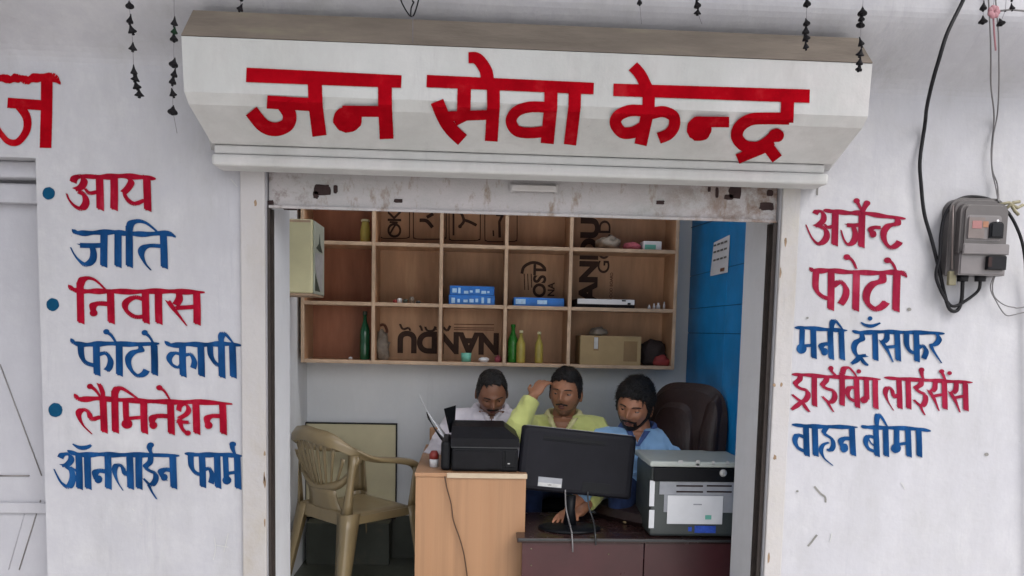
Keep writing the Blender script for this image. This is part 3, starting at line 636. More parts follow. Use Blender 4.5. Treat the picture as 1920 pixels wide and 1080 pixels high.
# the big sign letters
B = lambda: Word(0, 0, 3, 70, signmap, off=0.002)
W = B()
W.flat([(1385, 421), (2258, 459)], (82, 72), False); W.flat([(1770, 455), (1776, 600), (1797, 765)], 80, False); W.flat([(1502, 574), (1775, 590)], 74, False)
W.flat([(1592, 585), (1628, 645), (1615, 702), (1550, 728), (1480, 705), (1413, 625)], 78)
W.disc(1955, 672, 82, 74); W.flat([(1925, 625), (2200, 628)], 62, False); W.flat([(2165, 460), (2166, 600), (2175, 782)], 78, False)
W.build(M_REDBIG, sg, 'big red painted word reading जन')
W = B(); X = 1920
W.flat([(2400, 456), (3340, 498)], (70, 66), False); W.flat([(X+715, 325), (X+765, 330), (X+812, 395), (X+822, 460)], (62, 76))
W.flat([(X+692, 480), (X+688, 640)], 76, False); W.flat([(X+590, 655), (X+870, 645)], 56, False); W.flat([(X+538, 570), (X+580, 670), (X+625, 735), (X+682, 788)], 76); W.flat([(X+640, 690), (X+720, 650)], 40, False)
W.flat([(X+855, 450), (X+856, 600), (X+843, 795)], 72, False)
W.flat([(X+1170, 605), (X+1060, 602), (X+985, 628), (X+955, 680), (X+985, 735), (X+1060, 748), (X+1160, 738)], 62); W.flat([(X+1180, 490), (X+1178, 600), (X+1158, 808)], 74, False); W.flat([(X+1314, 500), (X+1312, 600), (X+1286, 815)], 70, False)
W.build(M_REDBIG, sg, 'big red painted word reading सेवा')
W = B(); Z3 = 3840
W.flat([(3450, 505), (4555, 541)], (70, 76), False); W.flat([(X+1640, 372), (X+1682, 420), (X+1722, 500)], 66)
W.flat([(X+1730, 505), (X+1728, 610), (X+1683, 815)], 70, False); W.flat([(X+1715, 625), (X+1625, 622), (X+1560, 650), (X+1542, 695), (X+1580, 745), (X+1640, 745), (X+1690, 720)], 66)
W.flat([(X+1740, 640), (X+1810, 628), (X+1868, 655), (X+1872, 710), (X+1840, 755), (X+1785, 778)], 64)
W.disc(Z3+92, 725, 70, 70); W.flat([(Z3+75, 685), (Z3+262, 687)], 60, False)
W.flat([(Z3+592, 540), (Z3+586, 690)], 74, False); W.flat([(Z3+600, 668), (Z3+480, 666), (Z3+385, 672), (Z3+322, 712), (Z3+306, 770), (Z3+350, 822), (Z3+430, 828), (Z3+500, 785)], 68)
W.disc(Z3+526, 762, 44, 38); W.flat([(Z3+530, 750), (Z3+455, 815)], 58, False); W.flat([(Z3+460, 800), (Z3+532, 895)], 66, False); W.flat([(Z3+455, 835), (Z3+308, 895)], 56, False)
W.build(M_REDBIG, sg, 'big red painted word reading केन्द्र')
# ------------------------------------------------------------------ shelf unit on the back wall
SF, SB = 1.35, 1.585
su = thing('wall_shelf', (0.1, 1.47, 1.425), 'brown plywood pigeonhole shelf unit with pale lippings fixed to the back wall', 'shelf')
sx0, sx1 = -0.842, 1.03; rows = [1.425, 1.715, 2.012, 2.31, 2.60]; divs = [-0.493, -0.158, 0.167, 0.492]
tk = 0.016
for i, (xa, xb) in enumerate(zip([sx0]+divs, divs+[sx1])):
    for j in range(4):
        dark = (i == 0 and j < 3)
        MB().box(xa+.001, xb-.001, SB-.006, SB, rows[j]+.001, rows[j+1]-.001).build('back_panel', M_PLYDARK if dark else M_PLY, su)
for z in rows:
    full = z in (rows[0], rows[-1])
    xsA = [(sx0, sx1)] if full else list(zip([sx0]+divs, divs+[sx1]))
    for xa, xb in xsA:
        o = MB().box(xa+.009, xb-.009, SF+.006, SB-.007, z-tk/2, z+tk/2).build('shelf_board', M_PLY, su)
        MB().box(xa+.009, xb-.009, SF, SF+.0055, z-tk/2-.001, z+tk/2+.001, .002).build('lipping', M_EDGE, o)
for x in [sx0]+divs+[sx1]:
    end = x in (sx0, sx1)
    o = MB().box(x-.008, x+.008, SF+.006, SB-.0065, rows[0]+.009, rows[-1]-.009).build('side_panel' if end else 'divider', M_PLY, su)
    MB().box(x-.0088, x+.0088, SF-.003, SF+.0055, rows[0]-(.0 if not end else .009), rows[-1], .002).build('lipping', M_EDGE, o)

def text(body, size, M, m, parent, name='stencil_print', bold=0.0, sx=1.0):
    cu = bpy.data.curves.new('t', 'FONT'); cu.body = body; cu.size = size; cu.offset = bold; cu.align_x = 'CENTER'; cu.align_y = 'CENTER'; cu.extrude = 0.0003
    t = bpy.data.objects.new('t', cu); COL.objects.link(t)
    bpy.context.view_layer.update(); me = t.to_mesh()
    mb = MB(); mb.add([(v.co.x*sx, v.co.y, v.co.z) for v in me.vertices], [list(p.vertices) for p in me.polygons], M)
    t.to_mesh_clear(); bpy.data.objects.remove(t); bpy.data.curves.remove(cu)
    if parent is None: return mb
    return mb.build(name, m, parent)
def face(px, py, Y, rot=0.0):
    return Matrix.Translation(P(px, py, Y)) @ Matrix.Rotation(math.radians(90), 4, 'X') @ Matrix.Rotation(rot, 4, 'Z')
YB = SB-.008
text('NANDU', 0.150, face(841, 641, YB, math.pi), M_INK, su, bold=.0075, sx=.98)
text('ANDU', 0.128, face(1106, 488, YB, math.pi/2), M_INK, su, bold=.0065, sx=1.2)
text('GOLD', 0.088, face(1134, 463, YB, math.pi/2), M_INK, su, bold=.001, sx=1.15)
text('PLYWOOD BOARD', 0.022, face(1146, 545, YB, math.pi/2), M_INKSOFT, su, bold=.0002)
text('OST', 0.092, face(1013, 527, YB, math.pi/2), M_INK, su, bold=.003)
text('NA', 0.05, face(1034, 543, YB, math.pi/2), M_INK, su, bold=.0015)
text('OK', 0.10, face(741, 420, YB, math.pi/2), M_INK, su, bold=.001)
def shmap(px, py, off): return P(px, py, YB-off*.5)
W = Word(540, 500, 5.333, 22, shmap)
for pts in ([(1120, 575), (1150, 625), (1205, 612), (1222, 640)], [(1318, 590), (1332, 612), (1340, 640)], [(1372, 602), (1395, 640), (1450, 640), (1478, 600)], [(1480, 632), (1470, 600)], [(1555, 605), (1592, 640), (1622, 590)]): W.nib(pts, 26, minr=.7)
W.build(M_INK, su, name='stencil_print')
for pts, w_ in (([(1660, 575), (1800, 577), (2060, 579)], 7), ([(1660, 610), (1800, 612), (2060, 614)], 7), ([(1660, 630), (1800, 632), (2060, 634)], 7), ([(915, 590), (960, 580), (990, 640), (975, 680)], 26), ([(905, 660), (910, 740), (905, 800)], 30)):
    W = Word(540, 500, 5.333, 8, shmap); W.nib(pts, w_, minr=.9); W.build(M_INKSOFT, su, name='stencil_print')
W = Word(700, 390, 7.385, 12, shmap)      # rounded label frames in the top row
def rr(x0, x1, y1): return [(x0, -120), (x0, y1-60), (x0+18, y1-15), (x0+70, y1), (x1-70, y1), (x1-18, y1-15), (x1, y1-60), (x1, -120)]
for a_ in ((95, 500, 420), (555, 1010, 430), (1050, 1480, 450), (1545, 1990, 465)): W.flat([(x, y) for x, y in rr(*a_)], 13, True, 1, 20)
W.flat([(225, 365), (280, 270), (330, 200), (225, 195)], 26, False, 1)
W.flat([(640, 170), (740, 180), (820, 270)], 50, True, 1); W.flat([(740, 130), (830, 80)], 46, False, 1)
W.flat([(1190, 265), (1250, 190), (1240, 120), (1215, 70)], 38, True, 1); W.flat([(1250, 165), (1330, 190), (1430, 240)], 40, True, 1); W.disc(1200, 255, 26)
W.flat([(1110, 60), (1110, 380)], 26, False, 1); W.flat([(1700, 95), (1790, 95), (1745, 190), (1750, 410)], 36, False, 1); W.flat([(1660, 310), (1665, 390)], 22, False, 1)
W.build(M_INK, su, name='stencil_print')
for pts, w_ in (([(450, 60), (470, 0), (540, -35), (610, -20), (650, 20)], 26), ([(470, 60), (475, 200)], 8), ([(500, 60), (505, 200)], 8), ([(530, 60), (535, 180)], 8)):
    W = Word(880, 500, 4.571, 14, shmap); W.flat(pts, w_, len(pts) > 2, 1); W.build(M_INK, su, name='stencil_print')

# ------------------------------------------------------------------ things on the shelves
def bottle(name, px, py0, h, r, mb_, cap, label, cat='bottle', Y=1.45, neck=.4, group=None):
    b = P(px, py0, Y); z0 = min(rows, key=lambda z: abs(z+.009-b.z))+.0085
    t = thing(name, (b.x, Y, z0), label, cat, group); M = Matrix.Translation((b.x, Y, z0))
    MB().lathe([(r*.9, 0), (r, .006), (r, h*.52), (r*.92, h*.62), (r*neck, h*.8), (r*neck*.9, h*.93)], 16, M).build('bottle_body', mb_, t)
    MB().lathe([(r*neck*1.15, h*.93), (r*neck*1.15, h), (r*neck*.9, h+.002)], 12, M).build('cap', cap, t)
    return t
bottle('bottle', 684, 667, .245, .026, M_GREENGL, M_DKGREEN, 'dark green glass bottle in the bottom left pigeonhole')
bottle('bottle', 961, 672, .195, .027, M_LIME, M_LIME, 'bright green plastic bottle left of the yellow bottles')
bottle('bottle', 976, 674, .165, .023, M_YELLOWB, M_CREAM, 'yellow bottle beside the bright green bottle', Y=1.41)
bottle('bottle', 1010, 676, .16, .021, M_YELLOWB, M_CREAM, 'yellow bottle standing alone right of the green bottle', Y=1.42)
bottle('jar', 685, 448, .12, .026, M_YELLOWB, M_CREAM, 'small yellow jar in the upper left pigeonhole', 'jar', neck=.75)
def blob(name, px, py, Y, rx, ry, rz, m, label, cat, seed=0, rough=.25):
    c = P(px, py, Y); mb = MB(); mb.ellips((0, 0, 0), (rx, ry, rz), None, 22, 14)
    for i, v in enumerate(mb.v):
        n_ = noise.noise(v*(2.2/max(rx, ry))+Vector((seed*3.1, seed, 0)))+.5*noise.noise(v*(6/max(rx, ry))+Vector((seed, 2, 1)))
        v *= 1+rough*n_
        if v.z < -rz*.75: v.z = -rz*.75
    zmin = min(v.z for v in mb.v); zz = min(rows, key=lambda z: abs(z+.009-(c.z+zmin)))+.0085 if Y > 1.3 else c.z+zmin
    for v in mb.v: v += Vector((c.x, c.y, zz-zmin))
    return mb.build(name, m, label=label, cat=cat)
def sbox(name, px0, py0, px1, py1, Y, depth, m, label, cat, b=.003, snap=True, rz=0):
    a_, c_ = P(px0, py1, Y), P(px1, py0, Y); z0 = a_.z; h = c_.z-a_.z
    if snap: z0 = min(rows, key=lambda z: abs(z+.009-z0))+.0085
    t = thing(name, ((a_.x+c_.x)/2, Y+depth/2, z0), label, cat)
    o = MB().box(a_.x, c_.x, Y, Y+depth, z0, z0+h, b, RZ(rz, ((a_.x+c_.x)/2, Y, 0))).build('box_body', m, t)
    return t, (a_.x, c_.x, z0, z0+h)
for k, (y0, y1, lab) in enumerate(((556, 572, 'lower blue printed box in the stack on the middle shelf'), (541, 556, 'upper blue printed box in the stack on the middle shelf'))):
    t, (xa, xb, z0, z1) = sbox('blue_box', 841+k*2, y0, 928-k, y1, 1.39, .14, M_BLUEBOX, lab, 'box', snap=(k == 0))
    if k == 0: ztop = z1
    else:
        dz = ztop+.0005-z0
        for o in [t]: o.location.z += dz; WORLD[t.name].z += dz
        z0 += dz; z1 += dz
    mb = MB(); hh = z1-z0
    for i in range(7):
        u = xa+(xb-xa)*(.06+.13*i); mb.box(u, u+(xb-xa)*random.uniform(.05, .11), 1.3893, 1.39-.0001, z0+hh*random.uniform(.15, .3), z0+hh*random.uniform(.45, .8))
    mb.build('print', M_BLUEPALE, t)
t, (xa, xb, z0, z1) = sbox('blue_flat_box', 963, 560, 1058, 574, 1.39, .15, M_BLUEBOX, 'flat blue box lying alone in the fourth pigeonhole of the middle shelf', 'box')
MB().box(xa+.12, xa+.17, 1.3893, 1.3899, z0+.012, z1-.012).box(xa+.01, xa+.06, 1.3893, 1.3899, z0+.01, z1-.008).build('print', M_BLUEPALE, t)
t, (xa, xb, z0, z1) = sbox('flat_device', 1080, 563, 1191, 577, 1.38, .17, M_BLK2, 'flat black and white device lying on the right middle shelf', 'device', .005)
MB().box(xa+.006, xb-.004, 1.374, 1.3795, z0+.018, z1-.001, .002).build('white_band', M_WHITE, t)
MB().box(xb-.07, xb-.05, 1.371, 1.3738, z1-.01, z1-.003).box(xb-.04, xb-.025, 1.371, 1.3738, z0+.019, z0+.028).build('button', M_BLK, t)
t, (xa, xb, z0, z1) = sbox('white_box', 1206, 451, 1241, 468, 1.40, .09, M_WHITE, 'small white box on the upper right shelf beside pink cloth', 'box')
MB().box(xa+.008, xb-.03, 1.3993, 1.3998, z0+.006, z1-.018).build('print', M_TEALCUP, t)
blob('pink_cloth', 1184, 459, 1.44, .045, .04, .025, M_PINKCL, 'crumpled pink cloth left of the small white box', 'cloth', 1)
blob('plastic_bag', 1140, 455, 1.45, .062, .05, .042, M_GREYBAG, 'crumpled dark plastic bag on the upper right shelf', 'bag', 2, .35)
blob('plastic_bag', 717, 645, 1.47, .035, .03, .085, M_GREYBAG, 'tall crumpled grey bag beside the second pigeonhole divider', 'bag', 5, .35)
for k, (x, w_, h_, lab) in enumerate(((1217, .008, .022, 'leftmost tiny white bottle on the right middle shelf'), (1226, .007, .03, 'middle tiny white bottle on the right middle shelf'), (1234, .010, .034, 'widest tiny white bottle on the right middle shelf'), (1245, .006, .04, 'rightmost tiny white bottle at the shelf end'))):
    b = P(x, 580, 1.42); z0 = rows[1]+.0085
    MB().lathe([(w_, 0), (w_, h_*.6), (w_*.5, h_*.7), (w_*.55, h_)], 10, Matrix.Translation((b.x, 1.42, z0))).build('tiny_bottle', M_WHITE, label=lab, cat='bottle', group='tiny white bottles')
for k, (x, m, h_, lab) in enumerate(((741, M_DKRED, .018, 'dark red cap in the second pigeonhole of the middle row'), (749, M_WHITE, .026, 'tiny white cap beside the dark red one'), (760, M_DKGREEN, .022, 'tiny dark green cap in the middle of the small clutter'), (772, M_GREYBAG, .035, 'small grey lump among the clutter in the second pigeonhole'), (784, M_GREYBAND, .015, 'low dark lump at the right end of the small clutter'))):
    b = P(x, 567, 1.42); z0 = rows[1]+.0085
    MB().lathe([(.012, 0), (.013, h_*.7), (.008, h_)], 10, Matrix.Translation((b.x, 1.42, z0))).build('small_cap', m, label=lab, cat='cap', group='small clutter in the second pigeonhole')
b = P(874, 672, 1.42); MB().lathe([(.024, 0), (.027, .045), (.024, .045), (.02, .006)], 16, Matrix.Translation((b.x, 1.42, rows[0]+.0085))).build('teal_cup', M_TEALCUP, label='small teal cup on the bottom shelf under the upside down print', cat='cup')
blob('crumpled_paper', 907, 672, 1.42, .026, .02, .014, M_WHITE, 'small crumpled pale paper right of the teal cup', 'paper', 3)
blob('crumpled_paper', 934, 668, 1.44, .018, .02, .02, M_PINKCL, 'small crumpled pink wrapper beside the fourth divider', 'paper', 4)
blob('crumpled_paper', 657, 673, 1.44, .010, .01, .007, M_WHITE, 'tiny paper scrap in the bottom left pigeonhole', 'paper', 6)
blob('dark_cloth', 1224, 655, 1.46, .07, .05, .075, M_DARKCL, 'dark folded cloth at the right end of the bottom shelf', 'cloth', 7)
blob('red_cloth', 1240, 676, 1.40, .045, .03, .03, M_DKRED, 'dark red cloth in front of the dark cloth on the bottom shelf', 'cloth', 8)
t, (xa, xb, z0, z1) = sbox('cardboard_carton', 1087, 628, 1203, 680, 1.36, .19, M_CARTON, 'brown taped cardboard carton on the right of the bottom shelf', 'carton', .003)
MB().box((xa*.74+xb*.26)-.013, (xa*.74+xb*.26)+.013, 1.3590, 1.3596, z1-.075, z1-.003).build('tape', M_TAPE, t)
MB().box((xa*.74+xb*.26)-.011, (xa*.74+xb*.26)+.009, 1.3582, 1.3588, z1-.066, z1-.008).build('label', M_LABEL, t)
MB().box(xb-.09, xb-.02, 1.3590, 1.3596, z0+.02, z1-.025).build('tape', M_TAPE, t)
ctop = z1
mb = MB(); mb.ellips((0, 0, 0), (.045, .035, .024), None, 14, 9); c = P(1122, 618, 1.42)
for v in mb.v: v *= 1+.45*noise.noise(v*60); v += Vector((c.x, 1.42, ctop+.02))
mb.build('crumpled_paper', M_GREYBAG, label='crumpled grey paper lying on top of the cardboard carton', cat='paper')

# ------------------------------------------------------------------ cream cabinet on the left wall
fY = .92
a_, c_ = P(500, 548, fY), P(586, 411, fY)
cb = thing('wall_cabinet', ((a_.x+c_.x)/2, fY+.1, a_.z), 'cream plastic box cabinet on the left wall with a printed grey side', 'cabinet')
MB().box(-.869, c_.x, fY, fY+.26, a_.z, c_.z, .008).build('cabinet_body', M_CREAM, cb)
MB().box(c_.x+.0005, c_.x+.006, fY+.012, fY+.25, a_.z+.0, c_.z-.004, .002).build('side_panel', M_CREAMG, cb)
zz0, zz1 = a_.z, c_.z; H = zz1-zz0; xs = c_.x+.0066
def tri(pts, name, m): 
    mb = MB(); vs = [(xs, fY+y*.24, zz0+z*H) for y, z in pts]+[(xs+.0006, fY+y*.24, zz0+z*H) for y, z in pts]; n = len(pts)
    mb.add(vs, [tuple(range(n)), tuple(range(2*n-1, n-1, -1))]+[(i, (i+1) % n, (i+1) % n+n, i+n) for i in range(n)]); mb.build(name, m, cb)
tri([(.55, .85), (.62, .70), (.85, .60), (.5, .60), (.2, .63), (.48, .71)], 'side_print', M_DKGREEN)
tri([(.12, .28), (.3, .18), (.6, .04), (.1, .04)], 'side_print', M_DKGREEN)
tri([(.10, .56), (.9, .58), (.82, .05), (.62, .06), (.12, .32)], 'side_print', M_LABEL)
MB().box(-.869, c_.x+.004, fY-.004, fY+.25, a_.z-.010, a_.z-.001, .003).build('base_trim', M_EDGE, cb)
MB().box(-.868, c_.x-.008, fY-.003, fY-.0003, c_.z-.014, c_.z-.004, .001).build('top_trim', M_EDGE, cb)

# blue wall cladding, calendar
RW = 1.1695
BPX = 0
bp = thing('blue_cladding', (RW-.002, 1.0, FLOOR), 'glossy blue painted panels on the right wall of the shop', 'wall panel')
def wallpt(px, py, X):      # point of the plane x=X
    d = rt*((px-CX)/F)-up*((py-CY)/F)+fw; return CAM+d*((X-CAM.x)/d.x)
zs = [FLOOR+.01, 1.30, 1.70, 2.02, 2.35, 2.74]
zs[1] = wallpt(1340, 625, RW).z; zs[2] = wallpt(1340, 575, RW).z-.0; zs[3] = wallpt(1300, 517, RW).z
zs = sorted(zs)
MB().box(RW+.0012, RW+.0022, T+.004, 1.585, FLOOR+.01, 2.74).build('backing', M_BLUESEAM, bp)
for z0, z1 in zip(zs, zs[1:]):
    for y0, y1 in ((T+.004, .95), (.953, 1.585)):
        MB().box(RW-.004, RW+.001, y0, y1, z0+.0015, z1-.0015, .001).build('panel', M_BLUEWALL, bp)
q = MB(); bar(wallpt(1296, 427, RW-.005), wallpt(1375, 402, RW-.005), .0022, q); q.build('seam', M_BLUESEAM, bp)
cal = thing('wall_calendar', wallpt(1350, 515, RW-.006), 'small white printed calendar sheet hanging on the blue wall', 'calendar')
cy0, cy1 = wallpt(1334, 480, RW-.006).y, wallpt(1367, 480, RW-.006).y; cz0, cz1 = wallpt(1350, 514, RW-.006).z, wallpt(1350, 447, RW-.006).z
cy0, cy1 = min(cy0, cy1), max(cy0, cy1)
MB().add([(RW-.0085, cy0, cz0), (RW-.0085, cy1, cz0), (RW-.0062, cy1-.03, cz1-.01), (RW-.0062, cy0, cz1)], [(0, 1, 2, 3)]).build('sheet', M_WHITE, cal)
mb = MB(); hh = cz1-cz0
for z in (.82, .63, .4):
    for k in range(4):
        y = cy0+(cy1-cy0)*(.1+.2*k); mb.box(RW-.0105, RW-.0092, y, y+(cy1-cy0)*.14, cz0+hh*z, cz0+hh*(z+.05))
mb.build('print', M_MARK, cal)
MB().box(RW-.0105, RW-.0092, cy0+.05, cy0+.11, cz0+.01, cz0+hh*.15).build('print', M_ORANGE, cal)

# board leaning on the back wall
a_, c_ = P(573, 970, 1.54), P(742, 797, 1.54)
lb = thing('leaning_board', ((a_.x+c_.x)/2, 1.55, a_.z), 'flat cream board with thin black border standing against the back wall behind the plastic chair', 'board')
MB().box(a_.x, c_.x, 1.555, 1.58, a_.z, c_.z, .002).build('board', M_BOARD, lb)
fr = MB(); e = .005
fr.box(a_.x-e, a_.x, 1.55, 1.585, a_.z-e, c_.z+e).box(c_.x, c_.x+e, 1.55, 1.585, a_.z-e, c_.z+e).box(a_.x, c_.x, 1.55, 1.585, a_.z-e*1.5, a_.z).box(a_.x, c_.x, 1.55, 1.585, c_.z, c_.z+e)
fr.build('border', M_BLK2, lb)
MB().box(a_.x+.02, c_.x-.02, 1.45, 1.594, FLOOR, a_.z-.0085, .004).build('low_ledge', M_DADO, label='dark low ledge under the cream board at the back wall', cat='ledge')

# ------------------------------------------------------------------ plastic armchair
def armchair(loc, rz):
    t = thing('plastic_armchair', loc, 'olive brown moulded plastic armchair with fan slatted back by the left wall', 'chair')
    M = at(loc, rz) @ Matrix.Diagonal((.86, .86, .955, 1))
    def sheet(rows_, th, mb, M):   # grid of points thickened
        nr, nc = len(rows_), len(rows_[0]); vs = []; fs = []
        pts = [[Vector(p) for p in r] for r in rows_]
        nm = []
        for i in range(nr):
            for j in range(nc):
                du = pts[i][min(j+1, nc-1)]-pts[i][max(j-1, 0)]; dv = pts[min(i+1, nr-1)][j]-pts[max(i-1, 0)][j]
                n_ = du.cross(dv); nm.append(n_.normalized() if n_.length > 1e-9 else Vector((0, 0, 1)))
        for s_ in (1, -1):
            for i in range(nr):
                for j in range(nc): vs.append(pts[i][j]+nm[i*nc+j]*th*.5*s_)
        o = nr*nc
        for i in range(nr-1):
            for j in range(nc-1):
                a, b, c, d = i*nc+j, i*nc+j+1, (i+1)*nc+j+1, (i+1)*nc+j
                fs += [(a, b, c, d), (d+o, c+o, b+o, a+o)]
        for i in range(nr-1): fs += [(i*nc, (i+1)*nc, (i+1)*nc+o, i*nc+o), (i*nc+nc-1, i*nc+nc-1+o, (i+1)*nc+nc-1+o, (i+1)*nc+nc-1)]
        for j in range(nc-1): fs += [(j, j+o, j+1+o, j+1), ((nr-1)*nc+j, (nr-1)*nc+j+1, (nr-1)*nc+j+1+o, (nr-1)*nc+j+o)]
        mb.add(vs, fs, M, True)
    # rail: arms and back in one sweep; y forward
    path = spline([(.275, .235, .575), (.285, .19, .635), (.29, .06, .665), (.285, -.08, .690), (.255, -.19, .738), (.18, -.268, .803), (.08, -.305, .822), (0, -.31, .83), (-.08, -.305, .822), (-.18, -.268, .803), (-.255, -.19, .738), (-.285, -.08, .690), (-.29, .06, .665), (-.285, .19, .635), (-.275, .235, .575)], 6)
    rw = []
    for i, p in enumerate(path):
        u = min(1, max(0, (p[2]-.66)/.15)); cxn = Vector((p[0], p[1]+.0, 0)); out = cxn.normalized()
        flat = Vector((out.x, out.y*.6, 0)).normalized()
        a_ = Vector(p)+flat*.028*(1-u)+Vector((0, 0, .0)); b_ = Vector(p)-flat*.028*(1-u)-Vector((-out.x*.01, -out.y*.03, .062))*u
        mid = (a_+b_)/2+Vector((0, 0, .012))*(1-u)+out*.012*u
        rw.append([a_+Vector((0, 0, -.018))*(1-u), a_, mid, b_, b_+Vector((0, 0, -.018))*(1-u)])
    rm = MB(); sheet(rw, .007, rm, M); rm.build('arm_rail', M_OLIVE, t)
    # seat
    g = []
    for i in range(13):
        v = -1+2*i/12; r = []
        for j in range(13):
            u = -1+2*j/12; wdt = .235-.02*(v < 0)*abs(v)
            x = u*wdt; y = v*.225; z = .415-.016*(1-u*u)*(1-v*v)-.03*max(0, v-.75)*4*.5+.012*max(0, -v-.5)
            if abs(u) > .95: z -= .03
            r.append((x, y, z))
        g.append(r)
    sm_ = MB(); sheet(g, .007, sm_, M); sm_.build('seat', M_OLIVE, t)
    # seat apron
    ap = MB(); ap.box(-.235, .235, .205, .222, .36, .405, .004, M).box(-.235, -.222, -.20, .20, .365, .405, .003, M).box(.222, .235, -.20, .20, .365, .405, .003, M).box(-.21, .21, -.228, -.215, .36, .42, .004, M); ap.build('apron', M_OLIVE, t)
    # fan slats spreading from a low rim, with narrow slots between them
    for k in range(9):
        u = (k-4)/4; top = Vector((u*.222, -.30+.055*u*u, .79-.10*u*u)); bot = Vector((u*.118, -.245+.03*u*u, .535+.02*u*u)); midp = (top+bot)/2+Vector((u*.022, -.014, 0))
        r = []
        for q_ in range(9):
            s_ = q_/8; c_ = bot*(1-s_)**2+midp*2*s_*(1-s_)+top*s_*s_; w_ = .0095+.0065*s_
            r.append([c_+Vector((-w_, .004, 0)), c_+Vector((0, -.004, 0)), c_+Vector((w_, .004, 0))])
        sl = MB(); sheet(r, .006, sl, M); sl.build('back_slat', M_OLIVE, t)
    rm2 = spline([(.268, -.175, .70), (.235, -.205, .625), (.17, -.225, .565), (.09, -.243, .54), (0, -.248, .53), (-.09, -.243, .54), (-.17, -.225, .565), (-.235, -.205, .625), (-.268, -.175, .70)], 5)
    r = [[Vector(p)+Vector((0, .006, .020)), Vector(p)+Vector((0, -.006, 0)), Vector(p)+Vector((0, .008, -.022))] for p in rm2]
    mb = MB(); sheet(r, .006, mb, M); mb.build('lower_rim', M_OLIVE, t)
    r = []
    for q_ in range(5):
        s_ = q_/4; z_ = .41+.115*s_; y_ = -.218-.028*s_; w_ = .15-.035*s_+.02*(abs(s_-.5)*2)**2
        r.append([(-w_, y_+.02, z_), (-w_*.5, y_, z_), (0, y_-.004, z_), (w_*.5, y_, z_), (w_, y_+.02, z_)])
    mb = MB(); sheet(r, .006, mb, M); mb.build('back_spine', M_OLIVE, t)
    # legs: angle section, tapering and splayed; front ones run up into the arms
    def leg(x, y, top, foot, wt, wb_, name='leg'):
        mb = MB(); sx, sy = (1 if x > 0 else -1), (1 if y > 0 else -1); r = []
        for q_ in range(7):
            s_ = q_/6; c_ = Vector(top)*(1-s_)+Vector(foot)*s_; w_ = wt*(1-s_)+wb_*s_
            r.append([c_+Vector((-sx*w_, 0, 0)), c_+Vector((-sx*w_*.45, sy*.004, 0)), c_+Vector((-sx*.004, sy*.003, 0)), c_+Vector((sx*.003, -sy*.004, 0)), c_+Vector((sx*.004, -sy*w_*.45, 0)), c_+Vector((0, -sy*w_, 0))])
        sheet(r, .006, mb, M); return mb.build(name, M_OLIVE, t)
    for s_ in (1, -1):
        leg(s_, 1, (s_*.262, .225, .42), (s_*.29, .265, 0.0), .062, .036)
        leg(s_, -1, (s_*.235, -.225, .42), (s_*.275, -.30, 0.0), .085, .045)
        leg(s_, 1, (s_*.283, .232, .63), (s_*.262, .225, .42), .045, .062, 'arm_post')
        r = []
        for q_ in range(7):
            v_ = q_/6; c_ = Vector((s_*.235, -.225, .42))*(1-v_)+Vector((s_*.262, -.20, .705))*v_
            w_ = .018+.016*abs(v_-.5)*2
            r.append([c_+Vector((-s_*w_, -.012, 0)), c_, c_+Vector((0, w_, 0))])
        mb = MB(); sheet(r, .006, mb, M); mb.build('back_post', M_OLIVE, t)
    return t
armchair((-.548, 1.16, FLOOR), math.radians(-46))

# ------------------------------------------------------------------ pale counter with the black printer
DZ = 1.003
dk = thing('wood_counter', (0.0, .85, FLOOR), 'pale beech laminate counter carrying the black printer', 'counter')
xl_, xr_ = -.222, .238
MB().box(xl_, xr_, .60, .615, FLOOR, DZ-.019, .001).build('front_panel', M_LAM, dk)
MB().box(xl_, xl_+.018, .6155, 1.40, FLOOR, DZ-.019, .001).build('side_panel', M_LAM, dk)
MB().box(xr_-.018, xr_, .6155, 1.02, FLOOR, DZ-.019, .001).build('side_panel', M_LAM, dk)
MB().box(xl_-.004, xr_+.004, .594, 1.03, DZ-.018, DZ, .003).box(xl_-.004, xl_+.11, 1.0305, 1.42, DZ-.018, DZ, .003).build('counter_top', M_LAM, dk)
MB().box(P(838, 890, .59).x, xr_+.004, .590, .5935, DZ-.020, DZ+.001, .001).build('edge_band', M_LAMEDGE, dk)
MB().box(xl_+.02, xl_+.10, 1.30, 1.34, DZ+.0005, DZ+.10, .004).build('upstand', M_LAM, dk)
pb = thing('inkjet_printer', (.04, .8, DZ), 'black inkjet printer standing on the pale counter with a sheet in its rear feed', 'printer')
p0, p1 = P(846, 890, .63), P(971, 890, .63)
X0, X1 = p0.x, p1.x
Mp = Matrix.Identity(4)
MB().box(X0, X1, .63, .95, DZ+.001, DZ+.100, .008).build('printer_body', M_BLK, pb)
MB().box(X0+.006, X0+.215, .622, .6295, DZ+.012, DZ+.090, .003).build('front_panel', M_BLK2, pb)
MB().box(X0+.225, X1-.012, .624, .6295, DZ+.02, DZ+.092, .003).build('control_panel', M_BLK, pb)
MB().box(X0+.236, X1-.035, .6215, .6237, DZ+.036, DZ+.040).build('button_line', M_LABEL, pb)
MB().box(X0-.003, X1+.002, .625, .955, DZ+.101, DZ+.106, .002).build('seam_band', M_GREYBAND, pb)
lid = MB(); z0, z1 = DZ+.1065, DZ+.182
lo = [(X0-.004, .626), (X1+.003, .626), (X1+.003, .952), (X0-.004, .952)]; hi = [(X0-.002, .70), (X1-.055, .70), (X1-.055, .95), (X0-.002, .95)]
zm = z0+.035
lid.add([(x, y, z0) for x, y in lo]+[(x, y, zm) for x, y in lo]+[(x, y, z1) for x, y in hi], [(3, 2, 1, 0)]+[(i, (i+1) % 4, (i+1) % 4+4, i+4) for i in range(4)]+[(i+4, (i+1) % 4+4, (i+1) % 4+8, i+8) for i in range(4)]+[(8, 9, 10, 11)])
